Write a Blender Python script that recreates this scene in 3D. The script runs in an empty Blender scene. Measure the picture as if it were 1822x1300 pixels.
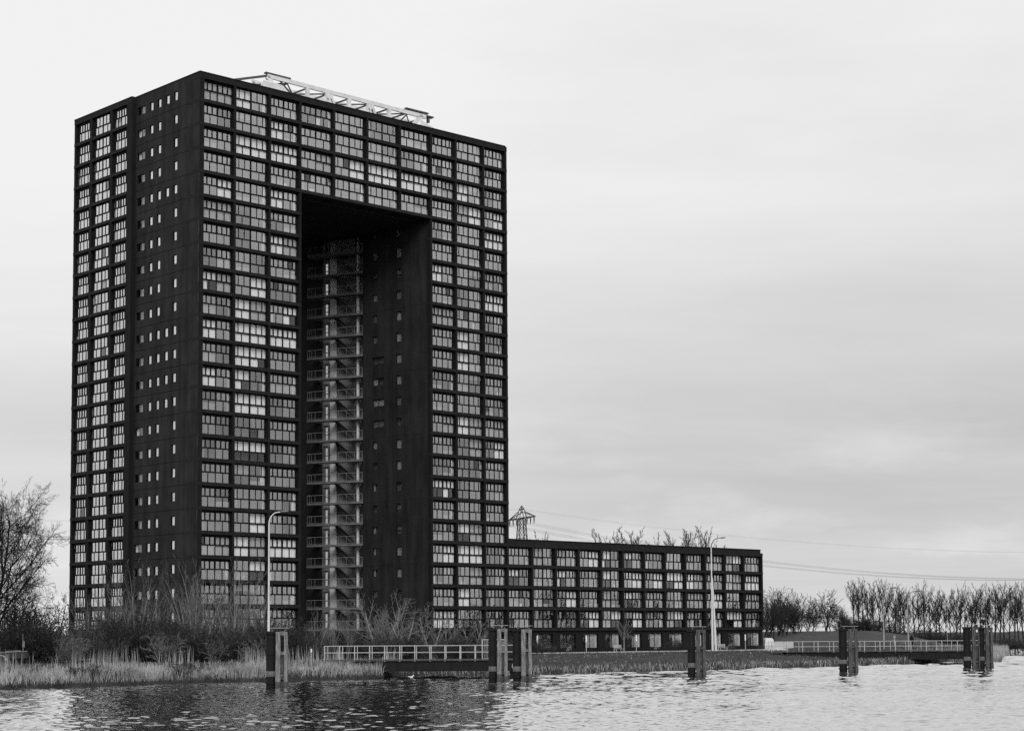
import bpy, math, random
import numpy as np
from mathutils import Matrix, Vector, noise

R = math.radians
sc = bpy.context.scene
COL = sc.collection

# ------------------------------------------------------------------ camera
EYE = 4.0
F_PX, CY_PX, PITCH, ROLL = 3220.18, 894.524, 0.0727, -0.0062
cam_d = bpy.data.cameras.new('camera')
cam_d.sensor_fit = 'HORIZONTAL'
cam_d.sensor_width = 36.0
cam_d.lens = F_PX / 1822 * 36.0
cam_d.shift_y = (CY_PX - 650.0) / 1822
cam_d.clip_start = 0.5
cam_d.clip_end = 20000
cam = bpy.data.objects.new('camera', cam_d)
COL.objects.link(cam)
_r0 = Vector((1, 0, 0))
_u0 = Vector((0, -math.sin(PITCH), math.cos(PITCH)))
_f0 = Vector((0, math.cos(PITCH), math.sin(PITCH)))
_x = _r0 * math.cos(ROLL) + _u0 * math.sin(ROLL)
_y = -_r0 * math.sin(ROLL) + _u0 * math.cos(ROLL)
_m = Matrix((_x, _y, -_f0)).transposed().to_4x4()
_m.translation = (0, 0, EYE)
cam.matrix_world = _m
sc.camera = cam

# ------------------------------------------------------------------ sky
SUN_AZ, SUN_EL = R(172), R(38)      # azimuth from +Y, clockwise: the veiled sun stands behind the camera
world = bpy.data.worlds.new('World')
sc.world = world
world.use_nodes = True
wn, wl = world.node_tree.nodes, world.node_tree.links
wn.clear()
w_out = wn.new('ShaderNodeOutputWorld')
w_bg = wn.new('ShaderNodeBackground')
w_bg.inputs['Strength'].default_value = 0.1
wl.new(w_bg.outputs[0], w_out.inputs[0])
w_sky = wn.new('ShaderNodeTexSky')
w_sky.sky_type = 'NISHITA'
w_sky.sun_disc = False
w_sky.sun_elevation = SUN_EL
w_sky.sun_rotation = SUN_AZ
w_sky.air_density = 1.0
w_sky.dust_density = 4.0
w_bw = wn.new('ShaderNodeRGBToBW')
wl.new(w_sky.outputs[0], w_bw.inputs[0])


def wmath(op, a, b=None, c=None, clamp=False):
    n = wn.new('ShaderNodeMath')
    n.operation = op
    n.use_clamp = clamp
    for i, v in enumerate((a, b, c)):
        if v is None:
            continue
        if isinstance(v, (int, float)):
            n.inputs[i].default_value = v
        else:
            wl.new(v, n.inputs[i])
    return n.outputs[0]


w_tc = wn.new('ShaderNodeTexCoord')
w_sep = wn.new('ShaderNodeSeparateXYZ')
wl.new(w_tc.outputs['Generated'], w_sep.inputs[0])
zz = wmath('MAXIMUM', w_sep.outputs[2], 0.0)
# altitude profile of the overcast: pale veil overhead, a greyer bank low down, a lighter strip at the horizon
w_ramp = wn.new('ShaderNodeValToRGB')
wl.new(zz, w_ramp.inputs[0])
er = w_ramp.color_ramp
er.interpolation = 'EASE'
for pos, val in ((0.0, .66), (.035, .66), (.075, .60), (.115, .585), (.165, .66), (.25, .79), (.35, .82), (1.0, .85)):
    e = er.elements[0] if pos == 0 else (er.elements[-1] if pos == 1 else er.elements.new(pos))
    e.position = pos
    e.color = (val, val, val, 1)
# cloud streaks on a flat layer seen in perspective
den = wmath('ADD', zz, 0.10)
cx = wmath('DIVIDE', w_sep.outputs[0], den)
cy = wmath('DIVIDE', w_sep.outputs[1], den)
w_cmb = wn.new('ShaderNodeCombineXYZ')
wl.new(cx, w_cmb.inputs[0])
wl.new(cy, w_cmb.inputs[1])
w_map = wn.new('ShaderNodeMapping')
w_map.inputs['Rotation'].default_value = (0, 0, R(-14))
w_map.inputs['Scale'].default_value = (.5, 1.0, 1)
w_map.inputs['Location'].default_value = (3.1, 1.7, 0)
wl.new(w_cmb.outputs[0], w_map.inputs[0])


def wnoise(scale, detail, rough, dist):
    n = wn.new('ShaderNodeTexNoise')
    n.inputs['Scale'].default_value = scale
    n.inputs['Detail'].default_value = detail
    n.inputs['Roughness'].default_value = rough
    n.inputs['Distortion'].default_value = dist
    wl.new(w_map.outputs[0], n.inputs[0])
    return n.outputs[0]


n1 = wmath('SUBTRACT', wnoise(.9, 5, .55, .6), .5)
n2 = wmath('SUBTRACT', wnoise(3.2, 5, .6, .4), .5)
cl = wmath('ADD', wmath('MULTIPLY', n1, .20), wmath('MULTIPLY', n2, .06))
# small soft heaps of cloud low down
w_n3 = wn.new('ShaderNodeTexNoise')
w_n3.inputs['Scale'].default_value = 9.0
w_n3.inputs['Detail'].default_value = 6
w_n3.inputs['Roughness'].default_value = .6
w_mp3 = wn.new('ShaderNodeMapping')
w_mp3.inputs['Scale'].default_value = (1, 1, 3.2)
w_mp3.inputs['Location'].default_value = (.4, .2, .1)
wl.new(w_tc.outputs['Generated'], w_mp3.inputs[0])
wl.new(w_mp3.outputs[0], w_n3.inputs[0])
heap = wmath('MULTIPLY', wmath('SUBTRACT', w_n3.outputs[0], .50, None, True), wmath('SUBTRACT', 1.0, wmath('MULTIPLY', zz, 7.0), None, True))
cl = wmath('ADD', cl, wmath('MULTIPLY', heap, .75))
n4 = wmath('SUBTRACT', w_n3.outputs[0], .5)
cl = wmath('ADD', cl, wmath('MULTIPLY', n4, .06))
# the side of the veiled sun is brighter
side = wmath('MULTIPLY', wmath('DIVIDE', w_sep.outputs[0], wmath('ADD', wmath('ABSOLUTE', w_sep.outputs[0]), .16)), -.09)
lum = wmath('ADD', wmath('ADD', w_ramp.outputs[0], cl), side)
lum = wmath('MINIMUM', wmath('MAXIMUM', lum, .30), .82)
tot = wmath('ADD', wmath('MULTIPLY', lum, 10.6), wmath('MULTIPLY', w_bw.outputs[0], .06))
wl.new(tot, w_bg.inputs['Color'])

# ------------------------------------------------------------------ sun
sun_d = bpy.data.lights.new('sun', 'SUN')
sun_d.energy = 1.5
sun_d.angle = R(30)
sun_d.color = (1, 1, 1)
sun = bpy.data.objects.new('sun', sun_d)
COL.objects.link(sun)
_s = Vector((math.sin(SUN_AZ) * math.cos(SUN_EL), math.cos(SUN_AZ) * math.cos(SUN_EL), math.sin(SUN_EL)))
sun.rotation_euler = (-_s).to_track_quat('-Z', 'Y').to_euler()

# ------------------------------------------------------------------ view
sc.view_settings.view_transform = 'Standard'
sc.view_settings.look = 'None'
sc.view_settings.exposure = 0.0
sc.view_settings.gamma = 1.0
sc.view_settings.use_curve_mapping = False
sc.render.engine = 'CYCLES'
sc.cycles.max_bounces = 6
sc.cycles.diffuse_bounces = 3
sc.cycles.glossy_bounces = 4
sc.cycles.transparent_max_bounces = 12
sc.cycles.caustics_reflective = False
sc.cycles.caustics_refractive = False
sc.cycles.use_denoising = False

# ------------------------------------------------------------------ helpers


def ray(px, py):
    a, b = px - 911.0, py - CY_PX
    c, s = math.cos(ROLL), math.sin(ROLL)
    a, b = a * c + b * s, -a * s + b * c
    h = -b / F_PX
    c, s = math.cos(PITCH), math.sin(PITCH)
    return Vector((a / F_PX, c - h * s, s + h * c))


def at(px, py, Y):
    """world point seen at a photo pixel, Y metres away"""
    r = ray(px, py)
    p = r * (Y / r.y)
    p.z += EYE
    return p


def gx(px, Y):
    """lateral position of a photo column near eye level, Y metres away"""
    return at(px, 1128, Y).x


class MB:
    """collects shapes; build() links them as one mesh object"""

    def __init__(self, T=None):
        self.v, self.f, self.T = [], [], T

    def add(self, vs, fs):
        n = len(self.v)
        if self.T is not None:
            vs = [self.T @ Vector(p) for p in vs]
        self.v += [tuple(p) for p in vs]
        self.f += [tuple(i + n for i in q) for q in fs]

    def box(self, x0, x1, y0, y1, z0, z1):
        self.add([(x0, y0, z0), (x1, y0, z0), (x1, y1, z0), (x0, y1, z0), (x0, y0, z1), (x1, y0, z1), (x1, y1, z1), (x0, y1, z1)],
                 [(0, 3, 2, 1), (4, 5, 6, 7), (0, 1, 5, 4), (1, 2, 6, 5), (2, 3, 7, 6), (3, 0, 4, 7)])

    def beam(self, p, q, w, h=None):
        p, q = Vector(p), Vector(q)
        h = h or w
        d = (q - p).normalized()
        up = Vector((0, 0, 1)) if abs(d.z) < .97 else Vector((0, 1, 0))
        a = d.cross(up).normalized() * (w / 2)
        b = a.cross(d).normalized() * (h / 2)
        self.add([p - a - b, p + a - b, p + a + b, p - a + b, q - a - b, q + a - b, q + a + b, q - a + b],
                 [(0, 3, 2, 1), (4, 5, 6, 7), (0, 1, 5, 4), (1, 2, 6, 5), (2, 3, 7, 6), (3, 0, 4, 7)])

    def tube(self, pts, rad, sides=6, cap=True):
        pts = [Vector(p) for p in pts]
        if isinstance(rad, (int, float)):
            rad = [rad] * len(pts)
        d0 = (pts[1] - pts[0]).normalized()
        a = d0.orthogonal().normalized()
        vs, fs = [], []
        for i, p in enumerate(pts):
            d = (pts[min(i + 1, len(pts) - 1)] - pts[max(i - 1, 0)]).normalized()
            a = (a - d * a.dot(d))
            a = a.normalized() if a.length > 1e-6 else d.orthogonal().normalized()
            b = d.cross(a)
            for k in range(sides):
                t = 2 * math.pi * k / sides
                vs.append(p + (a * math.cos(t) + b * math.sin(t)) * rad[i])
        for i in range(len(pts) - 1):
            for k in range(sides):
                k2 = (k + 1) % sides
                fs.append((i * sides + k, i * sides + k2, (i + 1) * sides + k2, (i + 1) * sides + k))
        if cap:
            fs.append(tuple(range(sides))[::-1])
            n = (len(pts) - 1) * sides
            fs.append(tuple(n + k for k in range(sides)))
        self.add(vs, fs)

    def prism(self, poly, z0, z1):
        n = len(poly)
        vs = [(x, y, z0) for x, y in poly] + [(x, y, z1) for x, y in poly]
        fs = [tuple(range(n))[::-1], tuple(range(n, 2 * n))] + [(i, (i + 1) % n, (i + 1) % n + n, i + n) for i in range(n)]
        self.add(vs, fs)

    def plate_holes(self, x0, x1, z0, z1, holes, depth, back=False):
        """plate in the local x/z plane (front at y=0) with rectangular holes and reveals"""
        xs = sorted({round(v, 4) for v in [x0, x1] + [h[0] for h in holes] + [h[1] for h in holes]})
        zs = sorted({round(v, 4) for v in [z0, z1] + [h[2] for h in holes] + [h[3] for h in holes]})
        def hole(xa, xb, za, zb):
            xm, zm = (xa + xb) / 2, (za + zb) / 2
            return any(h[0] < xm < h[1] and h[2] < zm < h[3] for h in holes)
        vs, fs = [], []
        # merge cells along z where possible, row by row along x
        for xa, xb in zip(xs, xs[1:]):
            start = None
            for za, zb in list(zip(zs, zs[1:])) + [(zs[-1], None)]:
                solid = zb is not None and not hole(xa, xb, za, zb)
                if solid and start is None:
                    start = za
                if not solid and start is not None:
                    n = len(vs)
                    vs += [(xa, 0, start), (xb, 0, start), (xb, 0, za), (xa, 0, za)]
                    fs.append((n, n + 1, n + 2, n + 3))
                    if back:
                        n = len(vs)
                        vs += [(xa, depth, start), (xb, depth, start), (xb, depth, za), (xa, depth, za)]
                        fs.append((n + 3, n + 2, n + 1, n))
                    start = None
        for a, b, c, d in list(holes) + [None]*0:
            n = len(vs)
            vs += [(a, 0, c), (b, 0, c), (b, 0, d), (a, 0, d), (a, depth, c), (b, depth, c), (b, depth, d), (a, depth, d)]
            fs += [(n, n + 4, n + 5, n + 1), (n + 1, n + 5, n + 6, n + 2), (n + 2, n + 6, n + 7, n + 3), (n + 3, n + 7, n + 4, n)]
        n = len(vs)
        vs += [(x0, 0, z0), (x1, 0, z0), (x1, 0, z1), (x0, 0, z1), (x0, depth, z0), (x1, depth, z0), (x1, depth, z1), (x0, depth, z1)]
        fs += [(n, n + 1, n + 5, n + 4), (n + 1, n + 2, n + 6, n + 5), (n + 2, n + 3, n + 7, n + 6), (n + 3, n, n + 4, n + 7)]
        self.add(vs, fs)

    def mesh(self, name, mat, smooth=False):
        me = bpy.data.meshes.new(name)
        me.from_pydata(self.v, [], self.f)
        me.update()
        if smooth:
            me.polygons.foreach_set('use_smooth', [True] * len(me.polygons))
        if mat:
            me.materials.append(mat)
        return me

    def build(self, name, mat, parent=None, smooth=False, loc=None):
        return link(name, self.mesh(name, mat, smooth), parent, loc)


def link(name, me, parent=None, loc=None, rotz=0.0, scale=None):
    o = bpy.data.objects.new(name, me)
    COL.objects.link(o)
    if parent:
        o.parent = parent
    if loc is not None:
        o.location = loc
    if rotz:
        o.rotation_euler = (0, 0, rotz)
    if scale is not None:
        o.scale = scale
    return o


def tag(o, label=None, cat=None, group=None, kind=None):
    if label:
        o['label'] = label
    if cat:
        o['category'] = cat
    if group:
        o['group'] = group
    if kind:
        o['kind'] = kind
    return o


def thing(name, label, cat, loc=(0, 0, 0), rotz=0, group=None):
    o = bpy.data.objects.new(name, None)
    COL.objects.link(o)
    o.location = loc
    o.rotation_euler = (0, 0, rotz)
    o.empty_display_size = .2
    return tag(o, label, cat, group)


ORD = ['first', 'second', 'third', 'fourth', 'fifth', 'sixth', 'seventh', 'eighth', 'ninth', 'tenth', 'eleventh', 'twelfth',
       'thirteenth', 'fourteenth', 'fifteenth', 'sixteenth', 'seventeenth', 'eighteenth', 'nineteenth', 'twentieth']
ORD += ['twenty-' + w for w in ORD[:9]] + ['thirtieth'] + ['thirty-' + w for w in ORD[:9]] + ['fortieth'] + ['forty-' + w for w in ORD[:9]]

# ------------------------------------------------------------------ materials (the photograph is black and white: every colour is a grey)


def mat(name, val, rough=.8, spec=.3, var=0.0, scale=3.0, stretch=None, bump=0.0, detail=4, metallic=0.0):
    m = bpy.data.materials.new(name)
    m.use_nodes = True
    nt = m.node_tree
    p = nt.nodes['Principled BSDF']
    p.inputs['Base Color'].default_value = (val, val, val, 1)
    p.inputs['Roughness'].default_value = rough
    p.inputs['Specular IOR Level'].default_value = spec
    p.inputs['Metallic'].default_value = metallic
    if var or bump:
        tc = nt.nodes.new('ShaderNodeTexCoord')
        mp = nt.nodes.new('ShaderNodeMapping')
        nt.links.new(tc.outputs['Object'], mp.inputs[0])
        if stretch:
            mp.inputs['Scale'].default_value = stretch
        nz = nt.nodes.new('ShaderNodeTexNoise')
        nz.inputs['Scale'].default_value = scale
        nz.inputs['Detail'].default_value = detail
        nz.inputs['Roughness'].default_value = .65
        nt.links.new(mp.outputs[0], nz.inputs[0])
        if var:
            mr = nt.nodes.new('ShaderNodeMapRange')
            mr.inputs[1].default_value = .25
            mr.inputs[2].default_value = .75
            mr.inputs[3].default_value = val * (1 - var)
            mr.inputs[4].default_value = val * (1 + var)
            nt.links.new(nz.outputs[0], mr.inputs[0])
            nt.links.new(mr.outputs[0], p.inputs['Base Color'])
        if bump:
            b = nt.nodes.new('ShaderNodeBump')
            b.inputs['Strength'].default_value = bump
            b.inputs['Distance'].default_value = .05
            nt.links.new(nz.outputs[0], b.inputs['Height'])
            nt.links.new(b.outputs[0], p.inputs['Normal'])
    return m


def brick_material(name, val):
    """dark brick: fine courses, pale rain streaks, patches between casting joints"""
    m = bpy.data.materials.new(name)
    m.use_nodes = True
    nt = m.node_tree
    L = nt.links
    p = nt.nodes['Principled BSDF']
    p.inputs['Roughness'].default_value = .75
    p.inputs['Specular IOR Level'].default_value = .08
    tc = nt.nodes.new('ShaderNodeTexCoord')

    def nz(scale, stretch, detail=4):
        mp = nt.nodes.new('ShaderNodeMapping')
        mp.inputs['Scale'].default_value = stretch
        L.new(tc.outputs['Object'], mp.inputs[0])
        n = nt.nodes.new('ShaderNodeTexNoise')
        n.inputs['Scale'].default_value = scale
        n.inputs['Detail'].default_value = detail
        n.inputs['Roughness'].default_value = .6
        L.new(mp.outputs[0], n.inputs[0])
        return n.outputs[0]

    def mth(op, a, b):
        n = nt.nodes.new('ShaderNodeMath')
        n.operation = op
        for i, v in enumerate((a, b)):
            if isinstance(v, (int, float)):
                n.inputs[i].default_value = v
            else:
                L.new(v, n.inputs[i])
        return n.outputs[0]

    fine = mth('SUBTRACT', nz(6, (1, 1, 2.2), 3), .5)
    strk = mth('SUBTRACT', nz(.9, (1, 1, .10), 5), .5)
    patch = mth('SUBTRACT', nz(.28, (1, 1, .9), 3), .5)
    s = mth('ADD', mth('MULTIPLY', fine, 1.8), mth('ADD', mth('MULTIPLY', strk, 1.9), mth('MULTIPLY', patch, 1.4)))
    v = mth('MULTIPLY', mth('ADD', s, 1.0), val)
    v = mth('MAXIMUM', v, val * .3)
    L.new(v, p.inputs['Base Color'])
    return m


def glass_material(name, tint, lo, slope):
    m = bpy.data.materials.new(name)
    m.use_nodes = True
    nt = m.node_tree
    L = nt.links
    nt.nodes.clear()
    out = nt.nodes.new('ShaderNodeOutputMaterial')
    mix = nt.nodes.new('ShaderNodeMixShader')
    tr = nt.nodes.new('ShaderNodeBsdfTransparent')
    tr.inputs[0].default_value = (tint, tint, tint, 1)
    gl = nt.nodes.new('ShaderNodeBsdfGlossy')
    gl.inputs['Color'].default_value = (.92, .92, .92, 1)
    gl.inputs['Roughness'].default_value = .015
    lw = nt.nodes.new('ShaderNodeLayerWeight')
    lw.inputs[0].default_value = .5
    mr = nt.nodes.new('ShaderNodeMath')
    mr.operation = 'MULTIPLY_ADD'
    mr.use_clamp = True
    mr.inputs[1].default_value = slope
    mr.inputs[2].default_value = lo
    L.new(lw.outputs['Facing'], mr.inputs[0])
    # the coating sits on the outer face of the pane
    ge = nt.nodes.new('ShaderNodeNewGeometry')
    inv = nt.nodes.new('ShaderNodeMath')
    inv.operation = 'MULTIPLY_ADD'
    inv.inputs[1].default_value = -.94
    inv.inputs[2].default_value = 1.0
    L.new(ge.outputs['Backfacing'], inv.inputs[0])
    mu = nt.nodes.new('ShaderNodeMath')
    mu.operation = 'MULTIPLY'
    L.new(mr.outputs[0], mu.inputs[0])
    L.new(inv.outputs[0], mu.inputs[1])
    L.new(mu.outputs[0], mix.inputs[0])
    L.new(tr.outputs[0], mix.inputs[1])
    L.new(gl.outputs[0], mix.inputs[2])
    L.new(mix.outputs[0], out.inputs[0])
    # float glass is never quite flat
    tc = nt.nodes.new('ShaderNodeTexCoord')
    nz = nt.nodes.new('ShaderNodeTexNoise')
    nz.inputs['Scale'].default_value = .9
    nz.inputs['Detail'].default_value = 2
    L.new(tc.outputs['Object'], nz.inputs[0])
    b = nt.nodes.new('ShaderNodeBump')
    b.inputs['Strength'].default_value = .12
    b.inputs['Distance'].default_value = .05
    L.new(nz.outputs[0], b.inputs['Height'])
    L.new(b.outputs[0], gl.inputs['Normal'])
    return m


M = {}
M['brick'] = brick_material('dark_brick', .027)
M['brick_in'] = M['brick']
M['band'] = mat('dark_concrete_band', .019, .8, .12, .35, 1.2, (1, 1, .4))
M['pier'] = mat('dark_concrete_pier', .014, .8, .12, .3, 1.2, (1, 1, .3))
M['joint'] = mat('dark_joint', .006, .9, .05)
M['stain'] = mat('pale_mortar', .075, .9, .05, .6, 1.5)
M['frame'] = mat('black_window_frame', .006, .6, .12)
M['glass'] = glass_material('window_glass', .99, .22, .85)
M['glass_mid'] = glass_material('window_glass_thin', .99, .12, .75)
M['glass_clear'] = glass_material('window_glass_clear', 1.0, .02, .45)
M['glass_plain'] = glass_material('plain_glass', .96, .03, .35)
M['room'] = mat('room_plaster', .30, .9, .1, .3, .4)
M['core'] = mat('inner_wall', .05, .9, .1)
M['curtain_w'] = mat('white_curtain', .9, .9, .1, .10, 9, (1, 1, .05))
M['curtain_g'] = mat('grey_curtain', .42, .9, .1, .2, 9, (1, 1, .05))
M['curtain_d'] = mat('dark_blind', .10, .9, .1, .2, 5)
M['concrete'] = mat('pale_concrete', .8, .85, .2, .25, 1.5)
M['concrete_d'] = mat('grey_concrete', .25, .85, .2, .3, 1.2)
M['galv'] = mat('galvanised_rail', .32, .55, .5, .2, 3)
M['railp'] = mat('pale_painted_rail', .42, .5, .4, .2, 3)
M['crane'] = mat('pale_grey_steel_paint', .78, .5, .4, .18, 1.2)
M['crane_d'] = mat('dark_steel', .07, .6, .4, .3, 2)
M['steel_k'] = mat('black_steel', .012, .6, .15, .5, 2, None, .1)
M['band_p'] = mat('worn_pale_band', .16, .8, .2, .6, 5, (1, 1, .6))
M['timber'] = mat('weathered_timber', .23, .9, .1, .85, 2.6, (2.5, 2.5, .45), .6, 6)
M['timber_d'] = mat('dark_wet_timber', .08, .8, .2, .7, 2.5, (2, 2, .5), .5, 6)
M['pole'] = mat('pale_lamp_pole', .72, .45, .4, .12, 1.0)
M['pole_g'] = mat('grey_lamp_arm', .16, .5, .4)
M['bark'] = mat('dark_bark', .022, .9, .1, .4, 4)
M['bark_m'] = mat('brown_bark', .04, .9, .1, .4, 4)
M['bark_p'] = mat('pale_bark', .24, .9, .1, .4, 4)
M['bark_t'] = mat('grey_twig', .16, .9, .1, .4, 4)
M['bark_s'] = mat('scrub_twig', .075, .9, .1, .4, 4)
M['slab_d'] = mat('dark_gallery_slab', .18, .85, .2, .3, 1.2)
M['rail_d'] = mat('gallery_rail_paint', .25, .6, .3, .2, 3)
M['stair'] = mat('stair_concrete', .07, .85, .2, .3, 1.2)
M['glass_grey'] = glass_material('grey_glass', .72, .05, .3)
M['timber_g'] = mat('grey_timber', .10, .9, .1, .85, 2.6, (2.5, 2.5, .45), .6, 6)
M['wire'] = mat('grey_wire', .10, .7, .2)
M['pylon'] = mat('galvanised_lattice', .07, .7, .2)
M['white'] = mat('white_paint', .82, .45, .4)
M['black'] = mat('black_cloth', .012, .9, .1)
M['skin'] = mat('skin', .3, .6, .3)
M['pale'] = mat('pale_sand', .42, .95, .1, .25, 2)
M['path'] = mat('pale_paving', .55, .9, .1, .25, 1.5)
M['reed'] = mat('dry_reed', .36, .9, .1, .75, .5)
M['reed_d'] = mat('dark_sedge', .06, .9, .1, .6, .4)
M['grass'] = mat('winter_grass', .075, .9, .1, .55, .5)
M['leaf'] = mat('bramble_leaf', .05, .6, .3, .5, 1.5)

# ground
m = bpy.data.materials.new('rough_ground')
m.use_nodes = True
nt = m.node_tree
p = nt.nodes['Principled BSDF']
p.inputs['Roughness'].default_value = .95
p.inputs['Specular IOR Level'].default_value = .1
tc = nt.nodes.new('ShaderNodeTexCoord')
nz = nt.nodes.new('ShaderNodeTexNoise')
nz.inputs['Scale'].default_value = .6
nz.inputs['Detail'].default_value = 10
nz.inputs['Roughness'].default_value = .7
nt.links.new(tc.outputs['Object'], nz.inputs[0])
mr = nt.nodes.new('ShaderNodeMapRange')
mr.inputs[1].default_value = .3
mr.inputs[2].default_value = .7
mr.inputs[3].default_value = .022
mr.inputs[4].default_value = .085
nt.links.new(nz.outputs[0], mr.inputs[0])
nt.links.new(mr.outputs[0], p.inputs['Base Color'])
M['ground'] = m

# water: a dark body under a surface that mirrors more the flatter one looks along it
m = bpy.data.materials.new('rippled_water')
m.use_nodes = True
nt = m.node_tree
nt.nodes.clear()
w_o = nt.nodes.new('ShaderNodeOutputMaterial')
w_m = nt.nodes.new('ShaderNodeMixShader')
w_d = nt.nodes.new('ShaderNodeBsdfDiffuse')
w_d.inputs['Color'].default_value = (.02, .02, .02, 1)
w_g = nt.nodes.new('ShaderNodeBsdfGlossy')
w_g.inputs['Color'].default_value = (.93, .93, .93, 1)
w_g.inputs['Roughness'].default_value = .02
w_l = nt.nodes.new('ShaderNodeLayerWeight')
w_l.inputs[0].default_value = .5
w_r = nt.nodes.new('ShaderNodeMapRange')
for q, v in ((1, .40), (2, .93), (3, .03), (4, 1.0)):
    w_r.inputs[q].default_value = v
nt.links.new(w_l.outputs['Facing'], w_r.inputs[0])
nt.links.new(w_r.outputs[0], w_m.inputs[0])
nt.links.new(w_d.outputs[0], w_m.inputs[1])
nt.links.new(w_g.outputs[0], w_m.inputs[2])
nt.links.new(w_m.outputs[0], w_o.inputs[0])
M['water'] = m

# ------------------------------------------------------------------ terrain
SHORE = [(-3000, -900), (-400, -60), (-120, 82), (-60, 126), (-40.1, 142.1), (-29.2, 154.1), (-18.5, 163), (-12.8, 168.5), (-11.6, 176), (2.1, 182.2),
         (17.5, 196), (33.9, 212), (41, 219), (52, 236), (59.5, 243), (66, 246), (72, 268), (88, 322), (95, 420), (112, 520), (155, 550), (300, 590), (1000, 800), (3000, 1200)]
SX = np.array([s[0] for s in SHORE], float)
SY = np.array([s[1] for s in SHORE], float)


def shore(x):
    return float(np.interp(x, SX, SY)) + .5 * noise.noise((x * .35, 3.1, 0)) + .25 * noise.noise((x * 1.3, 7.1, 0))


def sstep(t):
    t = min(1, max(0, t))
    return t * t * (3 - 2 * t)


GZ = 1.5
WAVE_SLOPE = .17


def ground_z(x, y, d=None):
    if d is None:
        d = y - shore(x)
    if d < 0:
        return max(-1.2, d * .5)
    k2 = sstep((x - 42) / 10) * (1 - sstep((x - 75) / 15))
    z = .28 * sstep(d / .8) + (GZ + .5 * k2 - .28) * sstep(d / (34 - 22 * k2))
    if x > 38:
        k = sstep((x - 38) / 22)
        z += k * 2.4 * sstep((d - 34) / 70)
        # spoil heap behind the far bank
        z += 2.6 * max(0, 1 - ((x - 168) / 13) ** 2 - ((y - 600) / 16) ** 2)
    if d > 36:
        return z
    return z + .16 * sstep(d / 3) * (1 - sstep((d - 20) / 14)) * (noise.noise((x * .45, y * .3, 0)) + .6 * noise.noise((x * 1.3, y * .9, 4)))


xs = list(np.arange(-140, 200, 1.6)) + list(np.arange(200, 420, 10)) + list(np.arange(420, 3001, 120))
xs = list(np.arange(-3000, -420, 120)) + list(np.arange(-420, -140, 10)) + xs
ds = [-6, -1.2, -.3, 0, .25, .5, .8, 1.3, 2, 3, 4.2, 5.5, 7, 9, 11, 13.5, 16, 19, 22, 26, 30, 34, 40, 48, 58, 70, 84, 100, 120, 145, 175, 210, 250, 300, 360, 430, 600, 900, 1500, 3000, 6000]
gb = MB()
vs, fs = [], []
for x in xs:
    s = shore(x)
    for d in ds:
        vs.append((x, s + d, ground_z(x, s + d, d)))
nd = len(ds)
for i in range(len(xs) - 1):
    for j in range(nd - 1):
        fs.append((i * nd + j, (i + 1) * nd + j, (i + 1) * nd + j + 1, i * nd + j + 1))
gb.add(vs, fs)
tag(gb.build('ground', M['ground'], smooth=True), kind='structure')
# water: a wind-rippled sheet in front of the banks, a plain one farther out
rngw = np.random.default_rng(12)
ys = np.concatenate([np.arange(66, 92, .11), np.arange(92, 125, .16), np.arange(125, 165, .26), np.arange(165, 215, .45), np.arange(215, 300, .9), np.arange(300, 600, 2.2)])
NXW = 560
tt = np.linspace(-1, 1, NXW)
WX = tt[None, :] * (.36 * ys[:, None] + 8)
WY = np.repeat(ys[:, None], NXW, 1)
WZ = np.zeros_like(WX)
patch = np.zeros_like(WX)
for lx_, ly_, ph in ((31, 23, .3), (57, 41, 2.0), (19, 34, 4.1)):
    patch += np.sin(WX / lx_ * 6.28 + WY / ly_ * 3.1 + ph) * np.cos(WY / ly_ * 6.28 - WX / lx_ * 2.2 + ph * 2)
patch = 1 + .16 * patch                                     # gusts: rougher and calmer patches
NWV = 46
for k in range(NWV):
    lam = .27 * (1.35 / .27) ** (k / (NWV - 1)) * rngw.uniform(.93, 1.07)
    az = rngw.normal(-1.35, .55)
    amp = WAVE_SLOPE * math.sqrt(2.0 / NWV) * lam / (2 * math.pi)
    kx, ky = 2 * math.pi / lam * math.cos(az), 2 * math.pi / lam * math.sin(az)
    fade = np.clip((lam / np.gradient(ys) - 1.6) / 1.0, 0, 1)[:, None]
    WZ += amp * fade * np.sin(kx * WX + ky * WY + rngw.uniform(0, 6.28))
far = np.clip((ys - 135) / 50, 0, 1)[:, None]                # farther out the longer waves carry the ripple
for k in range(24):
    lam = 1.5 * (7.0 / 1.5) ** (k / 23) * rngw.uniform(.93, 1.07)
    az = rngw.normal(-1.35, .45)
    amp = WAVE_SLOPE * .85 * math.sqrt(2.0 / 24) * min(lam, 4.0) / (2 * math.pi)
    kx, ky = 2 * math.pi / lam * math.cos(az), 2 * math.pi / lam * math.sin(az)
    fade = np.clip((lam / np.gradient(ys) - 1.6) / 1.0, 0, 1)[:, None]
    WZ += amp * far * fade * np.sin(kx * WX + ky * WY + rngw.uniform(0, 6.28))
WZ *= patch
nr = len(ys)
V = np.stack([WX, WY, WZ], 2).reshape(-1, 3)
ia = (np.arange(nr - 1)[:, None] * NXW + np.arange(NXW - 1)[None, :]).reshape(-1)
F = np.stack([ia, ia + 1, ia + NXW + 1, ia + NXW], 1)
me = bpy.data.meshes.new('water')
me.vertices.add(len(V))
me.vertices.foreach_set('co', V.ravel())
me.loops.add(F.size)
me.loops.foreach_set('vertex_index', F.ravel())
me.polygons.add(len(F))
me.polygons.foreach_set('loop_start', np.arange(0, F.size, 4))
me.polygons.foreach_set('loop_total', np.full(len(F), 4))
me.update(calc_edges=True)
me.polygons.foreach_set('use_smooth', np.ones(len(F), bool))
me.materials.append(M['water'])
tag(link('water', me), kind='structure')
wb = MB()
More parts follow.
